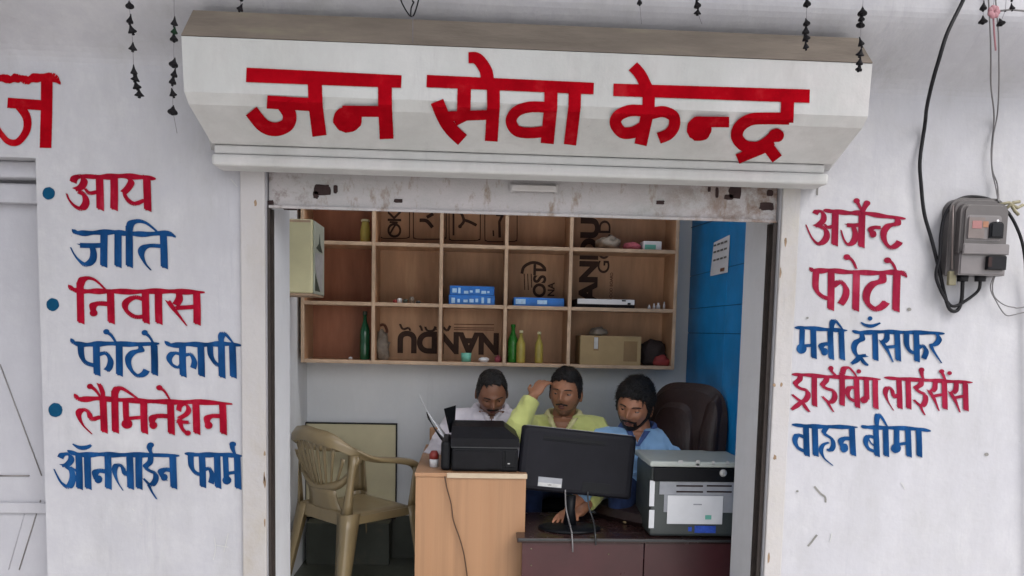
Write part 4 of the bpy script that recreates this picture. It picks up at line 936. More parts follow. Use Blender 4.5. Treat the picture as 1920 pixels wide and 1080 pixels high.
lid.build('scanner_lid', M_BLK2, pb)
MB().box(X0-.045, X0-.005, .64, .90, DZ+.002, DZ+.125, .012).build('ink_tank', M_BLK, pb)
# rear feed: support flap and the curled sheet standing out to the left
fl = MB(); c0, c1 = P(852, 803, .9), P(840, 766, .9)
fl.add([(c1.x-.018, .88, c1.z), (c1.x+.035, .93, c1.z+.012), (c0.x+.0, .93, c0.z-.02), (c0.x-.022, .88, c0.z-.02), (c1.x-.018, .892, c1.z), (c1.x+.035, .942, c1.z+.012), (c0.x, .942, c0.z-.02), (c0.x-.022, .892, c0.z-.02)], [(0, 1, 2, 3), (7, 6, 5, 4), (0, 4, 5, 1), (1, 5, 6, 2), (2, 6, 7, 3), (3, 7, 4, 0)]).build('paper_support', M_BLK, pb)
pp = [P(x, y, .78) for x, y in spline([(836, 828), (822, 806), (806, 782), (792, 757), (785, 741)], 5)]
def ribbon(pp, dy, th, name, m, parent, sl=0.0, **k):
    vs = []; fs = []; n = len(pp)
    for s_ in (0, 1):
        for i, p in enumerate(pp):
            vs += [Vector((p.x+s_*th, p.y+sl*i/n, p.z+s_*th*.3)), Vector((p.x+s_*th, p.y+dy, p.z+s_*th*.3-(0.05*i/n)))]
    for s_ in (0, 1):
        for i in range(n-1): a = s_*2*n+2*i; fs.append((a, a+1, a+3, a+2))
    for i in range(n-1):
        for e_ in (0, 1): a = 2*i+e_; fs.append((a, a+2, a+2+2*n, a+2*n))
    fs += [(0, 1, 1+2*n, 2*n), (2*n-2, 2*n-1, 4*n-1, 4*n-2)]
    mb = MB(); mb.add(vs, fs, None, True); return mb.build(name, m, parent, **k)
ribbon(pp, .2, .0009, 'paper_sheet', M_WHITE, None, .05, label='curled white sheet of paper standing in the black printer feed', cat='paper')
pp2 = [P(x, y, .775) for x, y in spline([(840, 838), (824, 822), (808, 796), (798, 775)], 5)]
ribbon(pp2, .19, .004, 'feed_tray', M_BLK, pb, .05)
# small red and white stamp pot on the counter
c = P(814, 850, .74)
sp = thing('stamp_pad', (c.x, .74, DZ), 'small red and white pot on the counter left of the black printer', 'pot')
MB().lathe([(.018, 0), (.02, .03), (.018, .035)], 14, Matrix.Translation((c.x, .74, DZ+.0005))).build('pot_body', M_WHITE, sp)
MB().lathe([(.021, .0355), (.021, .055), (.012, .07)], 14, Matrix.Translation((c.x, .74, DZ+.0005))).build('lid', M_REDCAP, sp)
MB().tube(spline([tuple(P(x, y, .585)) for x, y in ((834, 893), (838, 915), (846, 945), (850, 975), (862, 1010), (870, 1040), (876, 1080))], 5), .0028, 8).build('printer_cable', M_BROWNWIRE, label='brown cable hanging down the front of the pale counter', cat='cable')

# ------------------------------------------------------------------ maroon desk, monitor and office machine
RD = .757
rd = thing('maroon_desk', (.65, .72, FLOOR), 'dark maroon desk in front of the pale counter carrying the monitor', 'desk')
MB().box(.200, 1.165, .495, .592, RD-.02, RD, .003).box(.2405, 1.165, .5925, .96, RD-.02, RD, .003).build('desk_top', M_MAROONTOP, rd)
MB().box(.205, 1.165, .489, .4945, RD-.010, RD-.002, .001).build('edge_strip', M_GREYBAND, rd)
xg = P(1209, 1030, .5).x
MB().box(.222, xg-.002, .51, .524, FLOOR, RD-.0215, .002).build('front_panel', M_MAROON, rd)
MB().box(xg+.002, 1.16, .51, .524, FLOOR, RD-.0215, .002).build('front_panel', M_MAROON, rd)
for x, y in ((996, 1029), (1141, 1039), (996, 1060)):
    c = P(x, y, .509); MB().lathe([(.0035, 0), (.0025, .002)], 10, Matrix.Translation(c) @ Matrix.Rotation(math.radians(90), 4, 'X')).build('screw_cap', M_BRASS, rd)

mo = thing('computer_monitor', P(1070, 985, .62), 'black flat computer monitor seen from behind on the maroon desk', 'monitor')
Cm = Vector((.458, .67, 1.043)); Mm = at(Cm, math.radians(2), math.radians(-7), math.radians(5.2))
hw, hh = .249, .137
def rrect(w_, h_, r_, n=6):
    out = []
    for cx_, cz_, a0 in ((w_-r_, h_-r_, 0), (-w_+r_, h_-r_, 90), (-w_+r_, -h_+r_, 180), (w_-r_, -h_+r_, 270)):
        for k in range(n+1): a = math.radians(a0+90*k/n); out.append((cx_+r_*math.cos(a), cz_+r_*math.sin(a)))
    return out
lay = [(.020, .003, .012), (.014, 0, .014), (.0, 0, .016), (-.012, .004, .018), (-.019, .013, .022), (-.022, .03, .026)]
vs = []; nn_ = 28
for y_, ins, r_ in lay: vs += [(x, y_, z) for x, z in rrect(hw-ins, hh-ins*.7, r_)]
bk = MB(); bk.add(vs, [(k*nn_+i, k*nn_+(i+1) % nn_, (k+1)*nn_+(i+1) % nn_, (k+1)*nn_+i) for k in range(5) for i in range(nn_)]+[tuple(range(nn_)), tuple(range(5*nn_, 6*nn_))[::-1]], Mm); bk.build('rear_shell', M_MONBACK, mo)
MB().box(-hw+.012, hw-.012, .0202, .0225, -hh+.012, hh-.010, .0005, Mm).build('screen', M_BLK, mo)
MB().box(.055, .125, -.036, -.0222, -.05, .02, .006, Mm).box(.0, .055, -.030, -.0222, -hh+.004, -hh+.05, .004, Mm).build('mount_cover', M_BLK2, mo) if False else None
MB().box(-hw+.02, hw-.02, .0, .013, hh-.0005, hh+.0015, .0005, Mm).build('top_rim', M_LABEL, mo)
MB().box(-.155, .115, -.024, -.0225, hh-.050, hh-.036, .0005, Mm).box(-.155, .115, -.0255, -.0225, hh-.056, hh-.0525, .001, Mm).build('vent_slot', M_BLK, mo)
MB().box(-.160, -.058, -.0245, -.0227, -hh+.022, -hh+.062, .0005, Mm).build('grey_label', M_PAPERGREY, mo)
MB().box(-.158, -.060, -.0255, -.0247, -hh+.024, -hh+.038, .0, Mm).build('white_label', M_LABEL, mo)
MB().box(.03, .15, -.0246, -.0228, -hh+.016, -hh+.058, .0, Mm).build('connector_panel', M_BLK, mo)
text('LED', .009, Mm @ at((-.11, -.0258, -hh+.031)) @ Matrix.Rotation(math.radians(90), 4, 'X'), M_BLK, mo, 'label_print', .0001)
c = P(1068, 975, .66)
MB().tube([(c.x, .665, .90), (c.x+.002, .66, .84), (c.x, .655, RD+.02)], [.026, .020, .03], 12).build('stand_neck', M_BLK, mo)
MB().lathe([(.135, 0), (.135, .006), (.12, .011), (.04, .02)], 28, Matrix.Translation((c.x, .655, RD+.001)) @ Matrix.Diagonal((1, .72, 1, 1))).build('stand_base', M_BLK, mo)
for pts, m, lab in (([(1060, 918), (1061, 950), (1066, 975), (1072, 1000), (1074, 1035)], M_WIRE2, 'pale cable dropping from the monitor to the desk front'), ([(1102, 922), (1104, 950), (1112, 975), (1116, 1000), (1117, 1022)], M_GREYBAND, 'dark grey cable right of the pale one below the monitor')):
    q = [P(x, y, .625 if y < 960 else (.60 if y < 990 else .483)) for x, y in pts]
    for v in q:
        if v.y > .5: v.z = max(v.z, RD+.004)
    MB().tube(spline([tuple(v) for v in q], 6), .0032, 8).build('monitor_cable', m, label=lab, cat='cable')

mf = thing('office_copier', (.93, .7, RD), 'grey copier with pale lid and white papers taped on its front, right on the desk', 'printer')
mx0, mx1, my0, my1 = .752, 1.150, .53, .83; zb_, zt_ = RD+.002, 1.078
MB().box(mx0, mx1, my0, my1, zb_, zt_-.026, .012).build('copier_body', M_MFP, mf)
MB().box(mx0-.012, mx1+.01, my0-.018, my1+.01, zt_-.024, zt_, .008).build('scanner_lid', M_MFPTOP, mf)
MB().box(mx0+.006, mx1-.01, my0-.014, my0-.001, zt_-.085, zt_-.028, .003).build('control_panel', M_BLK, mf)
bt = []
for (x, y, w_, h_) in ((1308, 869, 7, 13), (1337, 868, 5, 8), (1364, 868, 5, 8), (1276, 866, 8, 6)):
    c = P(x, y, my0-.015); MB().box(c.x-w_*.0011, c.x+w_*.0011, my0-.018, my0-.0145, c.z-h_*.0011, c.z+h_*.0011, .001).build('button', M_LABEL, mf)
c = P(1356, 887, my0-.015); MB().lathe([(.016, 0), (.014, .004)], 16, Matrix.Translation((c.x, my0-.0145, c.z)) @ Matrix.Rotation(math.radians(90), 4, 'X')).build('round_button', M_LABEL, mf)
def panel(x0, y0, x1, y1, off, m, name, parent=mf, th=.002, b=.0005):
    a_, c_ = P(x0, y1, my0-off), P(x1, y0, my0-off); return MB().box(a_.x, min(c_.x, 1.146), my0-off-th, my0-off, min(a_.z, c_.z), max(a_.z, c_.z), b).build(name, m, parent)
panel(1244, 885, 1420, 960, .002, M_PAPERGREY, 'front_cover')
panel(1236, 892, 1267, 927, .0045, M_PAPERGREY, 'taped_note')
for y in (910, 921): panel(1268, y, 1318, y+2.2, .0045, M_HOLE, 'vent_slot'); panel(1325, y, 1372, y+2.2, .0045, M_HOLE, 'vent_slot')
ppz = panel(1250, 930, 1356, 982, .0075, M_WHITE, 'taped_paper'); panel(1300, 945, 1316, 947, .010, M_PAPERGREY, 'paper_print', th=.0005, b=0); panel(1322, 966, 1334, 974, .010, M_TEALCUP, 'paper_print', th=.0005, b=0)
panel(1217, 901, 1228, 949, .0015, M_WHITE, 'white_strip'); panel(1216, 956, 1227, 990, .0015, M_WHITE, 'white_strip')
panel(1302, 986, 1342, 999, .002, M_BLUELAB, 'blue_label'); panel(1290, 988, 1297, 996, .002, M_BLUELAB, 'blue_label')
# crumpled paper scrap between monitor and copier
c = P(1180, 948, .75); mb = MB(); mb.ellips((0, 0, 0), (.028, .02, .012), None, 12, 8)
for v in mb.v: v *= 1+.4*noise.noise(v*70); v += Vector((c.x, .75, RD+.011))
mb.build('crumpled_paper', M_CARTON, label='crumpled paper scrap on the desk between monitor and copier', cat='paper')

# ------------------------------------------------------------------ dark office chair at the right
oc = thing('office_chair', (.90, .98, FLOOR), 'high backed dark brown leatherette office chair by the blue wall', 'chair')
def cushion(sx, sy, sz, M, bulge=.3, nx=18, nz=18, p=3.2):
    vs = []; fs = []
    for s_ in (-1, 1):
        for i in range(nz+1):
            for j in range(nx+1):
                u, v = -1+2*j/nx, -1+2*i/nz
                # superellipse mapping of the square
                r = max(abs(u), abs(v)); k = 1.0
                if r > 1e-6:
                    L = (abs(u/r)**p+abs(v/r)**p)**(1/p); k = 1/L
                x, z = u*k, v*k; h = (1-min(1, (abs(x)**p+abs(z)**p)))**.45 if r < 1 else 0
                vs.append((x*sx, s_*sy*(h*(1-bulge)+bulge*h*(1-.25*math.cos(z*9))), z*sz))
    o = (nx+1)*(nz+1)
    for i in range(nz):
        for j in range(nx):
            a = i*(nx+1)+j; fs += [(a, a+1, a+nx+2, a+nx+1), (a+o+nx+1, a+o+nx+2, a+o+1, a+o)]
    mb = MB(); mb.add(vs, fs, M, True); return mb
bc = Vector((1.0, .99, 1.03)); ang = math.radians(-52)
cushion(.232, .055, .345, at(bc, ang, math.radians(-8)), p=3.6).build('backrest', M_LEATHER, oc, merge=True)
cushion(.055, .05, .30, at(bc+Vector((.085, -.135, .0)), ang, math.radians(-8)), p=2.6).build('side_bolster', M_LEATHER, oc, merge=True)
cushion(.135, .045, .27, at(bc+Vector((-.055, .0, -.015)), ang, math.radians(-8)), p=3).build('lumbar_cushion', M_LEATHER, oc, merge=True)
sc = Vector((.83, .90, FLOOR+.43))
cushion(.23, .05, .22, at(sc, ang, math.radians(90))).build('seat', M_LEATHER, oc, merge=True)
MB().tube([(.86, .92, FLOOR+.39), (.86, .92, FLOOR+.10)], .03, 12).build('gas_column', M_BLK, oc)
for k in range(5):
    a_ = k*2*math.pi/5; o = MB().tube([(.86, .92, FLOOR+.10), (.86+.21*math.cos(a_), .92+.21*math.sin(a_), FLOOR+.055)], [.022, .014], 8).build('base_arm', M_BLK, oc)
    MB().ellips((.86+.21*math.cos(a_), .92+.21*math.sin(a_), FLOOR+.024), (.024, .024, .024), None, 10, 8).build('castor', M_BLK, o)
# ------------------------------------------------------------------ people
def voxel(mb, size, smooth=6, M=None):
    """fuse overlapping closed shells into one continuous surface"""
    me = bpy.data.meshes.new('tmp'); me.from_pydata([tuple(v) for v in mb.v], [], mb.f)
    bm = bmesh.new(); bm.from_mesh(me); bmesh.ops.recalc_face_normals(bm, faces=bm.faces[:]); bm.to_mesh(me); bm.free()
    o = bpy.data.objects.new('tmp', me); COL.objects.link(o)
    r = o.modifiers.new('r', 'REMESH'); r.mode = 'VOXEL'; r.voxel_size = size; r.use_smooth_shade = True
    if smooth:
        s_ = o.modifiers.new('s', 'SMOOTH'); s_.factor = .5; s_.iterations = smooth
    dg = bpy.context.evaluated_depsgraph_get(); dg.update(); e = o.evaluated_get(dg); em = e.to_mesh()
    out = MB(); out.add([v.co.copy() for v in em.vertices], [list(p.vertices) for p in em.polygons], None, True)
    e.to_mesh_clear(); bpy.data.objects.remove(o); bpy.data.meshes.remove(me); return out
def capsule(mb, pts, rs, n=14):
    pts = [Vector(p) for p in pts]
    for i in range(len(pts)-1): mb.tube([pts[i], pts[i+1]], [rs[i], rs[i+1]], n)
    for p, r in zip(pts, rs): mb.ellips(p, (r, r, r), None, 12, 8)
def loft(mb, rings, n=28, e=2.4):
    vs = []; fs = []
    for (cx, cy, cz, rx, ry, yaw) in rings:
        for k in range(n):
            t = 2*math.pi*k/n; c, s_ = math.cos(t), math.sin(t)
            x = rx*math.copysign(abs(c)**(2/e), c); y = ry*math.copysign(abs(s_)**(2/e), s_)
            vs.append((cx+x*math.cos(yaw)-y*math.sin(yaw), cy+x*math.sin(yaw)+y*math.cos(yaw), cz))
    for i in range(len(rings)-1):
        for k in range(n): fs.append((i*n+k, i*n+(k+1) % n, (i+1)*n+(k+1) % n, (i+1)*n+k))
    fs += [tuple(range(n)), tuple(range((len(rings)-1)*n, len(rings)*n))[::-1]]; mb.add(vs, fs, None, True)
def G(p, c, r): return math.exp(-sum(((a-b)/q)**2 for a, b, q in zip(p, c, r)))
def headpt(d, jaw=1.0):
    """surface point of a head (face towards -y, centre of the skull at 0) in direction d"""
    x, y, z = d
    p = Vector((x*.075, y*.095, z*.120))
    if z < 0:
        f = 1-.20*jaw*min(1, -z*1.15)**1.4; p.x *= f*(1-.06*G((x, y, z), (x, 0, -.9), (1, 1, .3)))
        if y < 0: p.y *= 1-.10*min(1, -z)
        else: p.y *= 1-.42*min(1, -z*1.2)
    else:
        if y > 0: p.y *= 1.06
        p.x *= 1+.04*z
    if y < 0:      # flatten the front of the face
        p.y *= 1-.06*(1-abs(x))
    # features
    def g(cx, cz, rx, rz): return math.exp(-((p.x-cx)/rx)**2-((p.z-cz)/rz)**2)*(1 if y < -.15 else 0)
    p.y -= .021*g(0, -.022, .0105, .017)+.012*g(0, -.004, .009, .022)+.008*(g(.011, -.030, .008, .008)+g(-.011, -.030, .008, .008))
    p.y += .0125*(g(.031, .004, .017, .012)+g(-.031, .004, .017, .012))
    p.y -= .006*g(0, .024, .05, .010)
    p.y -= .0065*(g(.040, -.028, .020, .016)+g(-.040, -.028, .020, .016))
    p.y -= .008*g(0, -.055, .024, .0065)+.0072*g(0, -.068, .020, .006)-.004*g(0, -.0615, .026, .0022)
    p.y -= .012*g(0, -.096, .024, .016)
    return p
def headmesh(nu=84, nv=64, off=None):
    vs = []; fs = []; info = []
    for j in range(nv+1):
        ph = math.pi*j/nv
        for i in range(nu):
            th = 2*math.pi*i/nu; d = Vector((math.sin(ph)*math.cos(th), math.sin(ph)*math.sin(th), -math.cos(ph)))
            p = headpt(d)
            if off: p = p+Vector((d.x/.075, d.y/.095, d.z/.12)).normalized()*off(p, d)
            vs.append(p)
    for j in range(nv):
        for i in range(nu): fs.append((j*nu+i, j*nu+(i+1) % nu, (j+1)*nu+(i+1) % nu, (j+1)*nu+i))
    return vs, fs
def sstep(a, b, x): t = min(1, max(0, (x-a)/(b-a))); return t*t*(3-2*t)
def hair_off(thick, line, temple=.0, seed=0, side=-.03):
    keys = [(0, line), (34, line-.004+temple*.02), (52, line-.012), (64, .012), (70, -.008), (74, side), (86, side), (91, .012), (108, .008), (118, -.035), (150, -.06), (180, -.065)]
    def f(p, d):
        a = math.degrees(math.atan2(abs(d.x), -d.y))
        edge = keys[-1][1]
        for (a0, e0), (a1, e1) in zip(keys, keys[1:]):
            if a <= a1: edge = e0+(e1-e0)*(a-a0)/(a1-a0); break
        edge += .010*noise.noise(Vector((p.x*70, p.y*70, seed)))+.005*noise.noise(Vector((p.x*190, p.y*190, seed)))
        m_ = sstep(edge-.004, edge+.007, p.z)
        t_ = thick*(.35+.65*sstep(.01, .085, p.z))
        n_ = noise.noise(Vector((p.x*32+seed, p.y*32, p.z*24)))*.008+noise.noise(Vector((p.x*110+seed, p.y*110, p.z*60)))*.004
        return -.006+m_*(t_+.006+n_*(.25+.6*sstep(.02, .09, p.z)))
    return f
def beard_off(thick, chin=True, mous=True, seed=0, full=True):
    def f(p, d):
        if p.y > .035: return -.006
        m_ = 0
        if chin:
            top = -.072+(.030*sstep(.036, .062, abs(p.x)) if full else 0)+.004*noise.noise(Vector((p.x*90, p.z*60, seed)))
            m_ = max(m_, 1-sstep(top-.006, top+.004, p.z))
            if full and abs(p.x) > .0605 and -.035 < p.y < .03: m_ = max(m_, 1-sstep(-.012, .002, p.z))
        if mous: m_ = max(m_, math.exp(-((p.z+.0455+abs(p.x)*.22)/.0062)**4)*(1-sstep(.026, .036, abs(p.x))) if p.y < 0 else 0)
        if full and abs(p.x) > .022 and abs(p.x) < .036 and -.075 < p.z < -.045 and p.y < 0: m_ = max(m_, .8)
        n_ = noise.noise(Vector((p.x*120+seed, p.y*120, p.z*90)))*.0015
        return -.006+m_*(thick+.006+n_)
    return f
def brow_off(thick=.0030):
    def f(p, d):
        if p.y > -.02: return -.006
        ax = abs(p.x); zc = .0215+.004*math.sin(min(1, max(0, (ax-.012)/.036))*3.1)-.10*max(0, ax-.042)
        m_ = math.exp(-((p.z-zc)/.0036)**4)*sstep(.009, .014, ax)*(1-sstep(.046, .054, ax))
        return -.006+m_*(thick+.006)
    return f
def lip_off(p, d):
    if p.y > -.02: return -.006
    m_ = math.exp(-((p.z+.0615)/.011)**6)*(1-sstep(.017, .026, abs(p.x)+abs(p.z+.0615)*.9))
    return -.006+m_*(.0072)
def make_head(root, body_mb, Mh, skin, spec):
    vs, fs = headmesh(); body_mb.add(vs, fs, Mh, True)
    for s_ in (-1, 1):      # ears
        e = Mh @ at((s_*.0755, .012, -.012), s_*math.radians(22), math.radians(-8))
        body_mb.ellips((0, 0, 0), (.0075, .018, .031), e, 14, 10); body_mb.ellips((s_*.005, .010, .006), (.006, .012, .024), e, 12, 8)
    def part(name, off, m, lab=None, nu=110, nv=90):
        v_, f_ = headmesh(nu, nv, off); mb = MB(); mb.add(v_, f_, Mh, True); return mb.build(name, m, root, lab)
    return part
def hand(mb, wrist, palm_dir, normal, thumb_side, size=1.0, curl=.5, spread=.16):
    """palm, four unequal bent fingers and a thumb leaving the side of the palm"""
    f = Vector(palm_dir).normalized(); n_ = Vector(normal); n_ = (n_-f*n_.dot(f)).normalized(); s_ = f.cross(n_)*thumb_side
    w = Vector(wrist); S = size
    Mr = Matrix((s_, f, n_)).transposed().to_4x4(); Mr.translation = w+f*.048*S
    mb.ellips((0, 0, 0), (.040*S, .052*S, .0145*S), Mr, 18, 12)
    Mr2 = Mr.copy(); Mr2.translation = w+f*.014*S; mb.ellips((0, 0, 0), (.028*S, .032*S, .018*S), Mr2, 14, 10)
    for k, (o_, L) in enumerate(((.030, .070), (.010, .078), (-.010, .073), (-.029, .058))):
        d = (f+s_*spread*(1.5-k)*.55).normalized(); b = w+f*.088*S+s_*o_*S; pts = [b-d*.02*S]; ang = curl*.45
        axis = d; p = b
        pts.append(p)
        for q_ in range(3):
            ang_ = curl*(.5+.55*q_); dd = (d*math.cos(ang_)-n_*math.sin(ang_)).normalized(); p = p+dd*L*S*(.44, .32, .26)[q_]; pts.append(p)
        capsule(mb, pts, [.0092*S, .0090*S, .0083*S, .0076*S, .0066*S], 10)
    b = w+f*.030*S+s_*.030*S; t1 = b+(s_*.75+f*.65-n_*.15).normalized()*.036*S; t2 = t1+(s_*.35+f*.9-n_*.25).normalized()*.030*S
    capsule(mb, [w+f*.02*S+s_*.014*S, b, t1, t2], [.015*S, .0125*S, .0100*S, .0082*S], 10)
def person(label, hc, yaw, pitch, roll, skin, shirt, shirtc, collar_m, pelvis, torso_yaw, arms, hair, beard, brow, bald=0, sh_drop=.175, sh_back=.03, neck_open=True, hpar=(.6, 1.0), hs=1.0, shw=.185):
    hc = Vector(hc); root = thing('person', (pelvis[0], pelvis[1], FLOOR), label, 'person')
    Mh = Matrix.Translation(hc) @ Matrix.Rotation(yaw, 4, 'Z') @ Matrix.Rotation(roll, 4, 'Y') @ Matrix.Rotation(pitch, 4, 'X') @ Matrix.Diagonal((hs, hs, hs, 1))
    body = MB(); part = make_head(root, body, Mh, skin, None)
    nb_ = Mh @ Vector((0, .028, -.075)); c7 = Vector((hc.x, hc.y+sh_back, hc.z-sh_drop))
    if arms.get('neckx') is not None: c7.x += arms['neckx']
    capsule(body, [Mh @ Vector((0, .02, -.04)), nb_, c7+Vector((0, .01, .035)), c7+Vector((0, .012, -.03))], [.050, .052, .056, .07], 16)
    pv = Vector((pelvis[0], pelvis[1], pelvis[2])); ty = torso_yaw
    def rings(g):
        r = []
        for t, rx, ry in ((0, .165, .125), (.15, .165, .125), (.35, .158, .118), (.55, .165, .115), (.75, .178, .11), (.88, shw-.005, .095), (.95, shw-.03, .08), (1.0, .12, .066), (1.06, .072, .058)):
            c = pv.lerp(c7, t); c.y += .02*math.sin(t*3)
            r.append((c.x, c.y, c.z+(-.005 if t < 1 else .0), rx+g, ry+g, ty))
        return r
    loft(body, rings(0))
    cs, sn = math.cos(ty), math.sin(ty)
    def shp(s_): return c7+Vector((s_*shw*.88*cs, s_*shw*.88*sn, -.045))
    sh_mb = MB(); loft(sh_mb, rings(.016)[:-1]+[(c7.x, c7.y+.012, c7.z+.026, .068, .060, ty)])
    for s_, key in ((-1, 'R'), (1, 'L')):
        A = arms[key]; S0 = shp(s_)
        el, wr = Vector(A['el']), Vector(A['wr'])
        capsule(body, [c7+Vector((s_*.07*cs, s_*.07*sn, -.03)), S0, S0.lerp(el, .5), el], [.055, .054, .046, .040]); capsule(body, [el, el.lerp(wr, .35), wr], [.040, .041, .026])
        cuff = A.get('cuff', .85); ce = el.lerp(wr, cuff)
        capsule(sh_mb, [c7+Vector((s_*.07*cs, s_*.07*sn, -.035)), S0, S0.lerp(el, .5), el], [.068, .069, .060, .055])
        capsule(sh_mb, [el, el.lerp(ce, .5)], [.055, .052]); sh_mb.tube([el.lerp(ce, .5), ce], [.052, .047], 16)
        hand(body, wr, A['dir'], A['n'], A.get('ts', 1), .92, A.get('curl', .5))
    bm_ = voxel(body, .0036, 3); bm_.build('body', skin, root)
    # shirt with soft folds
    sv = voxel(sh_mb, .0065, 6)
    me_n = []
    ctr = pv.lerp(c7, .6)
    for v in sv.v:
        a_ = noise.noise(v*9+Vector((hc.x*7, 0, 0)))*.012; wv = v+Vector((noise.noise(v*6), noise.noise(v*6+Vector((9, 0, 0))), 0))*.03; rg = 1-abs(noise.noise(Vector((wv.x*15+wv.z*9, wv.y*14, wv.z*7-wv.x*5)))*2); fold = rg*rg*.009-.004+noise.noise(v*34)*.002
        d = Vector((v.x-ctr.x, v.y-ctr.y, 0)); d = d.normalized() if d.length > 1e-6 else Vector((0, 0, 0)); v += d*(a_*.5+fold)+Vector((0, 0, a_*.4+fold*.5))
    from mathutils.bvhtree import BVHTree
    bvh = BVHTree.FromPolygons([tuple(v) for v in sv.v], sv.f)
    if neck_open:
        fr = Vector((sn, -cs, 0)); sd_ = Vector((cs, sn, 0)); keep = []; top = c7.z+.03; dep = neck_open if isinstance(neck_open, float) else .07
        for f_ in sv.f:
            c = sum((sv.v[i] for i in f_), Vector())/len(f_); rel = c-c7
            if rel.dot(fr) > .03 and c.z > top-dep-.03 and abs(rel.dot(sd_)) < (c.z-(top-dep-.03))*.5: continue
            keep.append(f_)
        sv.f = keep; sv.sm = [True]*len(keep)
    sv.build('shirt', shirt, root)
    # collar: two leaves folded outwards round the neck
    col = MB(); n_ = 26; vs = []; fs = []; a0, a1 = math.radians(-90+26), math.radians(270-26)
    for i in range(n_+1):
        a = a0+(a1-a0)*i/n_; frn = max(0, -math.sin(a)); c, s_ = math.cos(a), math.sin(a)
        base = c7+Vector((0, .012, .0)); ex = .0+.02*frn
        def q(r, z): return base+Vector(((r*c*1.08)*cs-(r*s_)*sn, (r*c*1.08)*sn+(r*s_)*cs, z))
        dz = -.055*frn**1.5
        vs += [q(.066, .018+dz), q(.064, .046+dz), q(.069, .055+dz), q(.080, .048+dz), q(.100+ex, .014+dz*1.3-.016*frn), q(.094+ex*.8, .010+dz*1.3-.016*frn)]
    dep_ = (neck_open if isinstance(neck_open, float) else .07)+.03
    fr_ = Vector((sn, -cs, 0)); sdv = Vector((cs, sn, 0))
    for s_ in (-1, 1):
        lap = MB(); lv = []; lf = []; m_ = 8
        for i in range(m_+1):
            t_ = i/m_; z_ = .020-dep_*t_*1.02
            for wv_ in (-.004, .010+.014*(1-t_)):
                u_ = (dep_*(1-t_)*.48+.002+wv_)*s_; o3 = c7+sdv*u_+Vector((0, 0, z_))+fr_*.4; h_ = bvh.ray_cast(o3, -fr_, .6)
                pt = h_[0] if h_[0] is not None else c7+sdv*u_+Vector((0, 0, z_))+fr_*.07
                lv += [pt+fr_*.007, pt+fr_*.0015]
        for i in range(m_):
            a = i*4; b = a+4
            lf += [(a, a+2, b+2, b), (a+1, b+1, b+3, a+3), (a, b, b+1, a+1), (a+2, a+3, b+3, b+2)]
        lap.add(lv, lf, None, True); lap.build('lapel', collar_m, root)
    for i in range(n_):
        for k in range(6): a = i*6+k; b = i*6+(k+1) % 6; fs.append((a, b, b+6, a+6))
    fs += [tuple(range(6)), tuple(range(n_*6, n_*6+6))[::-1]]; col.add(vs, fs, None, True); col.build('collar', collar_m, root)
    # face parts
    hp = part('hair', hair, M_HAIR)
    rs = random.Random(int(hc.x*1000)); sm = MB(); cnt = 0
    while cnt < 2600:
        a_ = rs.uniform(0, 2*math.pi); zc = rs.uniform(-.75, 1.0); rr_ = math.sqrt(1-zc*zc); d = Vector((rr_*math.cos(a_), rr_*math.sin(a_), zc))
        p = headpt(d); o_ = hair(p, d)
        if o_ < .0012: cnt += .15; continue
        nn = Vector((d.x/.075, d.y/.095, d.z/.12)).normalized(); q0 = p+nn*(o_-.002)
        comb = Vector((hpar[0]+rs.uniform(-.5, .5), (-.35 if d.z > .55 else .5)+rs.uniform(-.5, .5), -.15 if d.z > .5 else -.9)); comb = (comb-nn*comb.dot(nn)).normalized()
        ln = rs.uniform(.010, .026)*(hpar[1] if d.z > .3 else .65); side = nn.cross(comb).normalized()*rs.uniform(.0008, .0018)
        q1 = q0+comb*ln*.5+nn*(.0035*hpar[1]); q2 = q0+comb*ln+nn*rs.uniform(.0, .009)*hpar[1]
        sm.add([q0-side, q0+side, q1+side*.8, q1-side*.8, q2], [(0, 1, 2, 3), (3, 2, 4)], Mh); cnt += 1
    so_ = sm.build('hair_strands', M_HAIR, root); so_['kind'] = 'stuff'
    part('eyebrows', brow, M_HAIR, None, 120, 100)
    part('lips', lip_off, M_LIP, None, 110, 100)
    if beard:
        for nm, bo in beard: part(nm, bo, M_HAIR if nm != 'stubble' else M_STUBBLE)
    for s_ in (-1, 1):
        ec = Vector((s_*.0305, -.0655, .0035))
        eb = MB(); eb.ellips(ec, (.0125, .0120, .0095 if spec_open(arms) else .006), Mh, 16, 12); eo = eb.build('eye', M_EYE, root)
        ir = MB(); ir.ellips(ec+Vector((arms.get('gaze', 0)*.5, -.0085, -.001)), (.0055, .0042, .0055), Mh, 12, 8); ir.build('iris', M_IRIS, eo)
        ld = MB(); ld.ellips(ec+Vector((0, -.0005, .0045)), (.0140, .0132, .0072), Mh, 14, 10); ld.build('eyelid', skin, root)
    # trousers, feet, stool
    tr = MB(); fdir = Vector((sn, -cs, 0)); sd_ = Vector((cs, sn, 0))
    legs = arms.get('legs', (.30, .12))
    for s_ in (-1, 1):
        hip = pv+sd_*s_*.085+Vector((0, 0, -.02)); kn = hip+fdir*legs[0]+sd_*s_*.03+Vector((0, 0, -.005)); an = Vector((kn.x, kn.y, FLOOR+.09))+fdir*legs[1]*.3
        capsule(tr, [hip, hip.lerp(kn, .5), kn], [.088, .080, .064]); capsule(tr, [kn, kn.lerp(an, .5), an], [.062, .056, .048])
        sn_ = MB(); sn_.ellips(an+fdir*.05+Vector((0, 0, -.055)), (.045, .12, .035), None, 16, 10)
        sn_.build('shoe', M_SANDAL, root)
    capsule(tr, [pv+sd_*-.08, pv+sd_*.08], [.115, .115]); voxel(tr, .009, 3).build('trousers', M_JEANS, root)
    return root, Mh
def spec_open(a): return a.get('eyes', True)
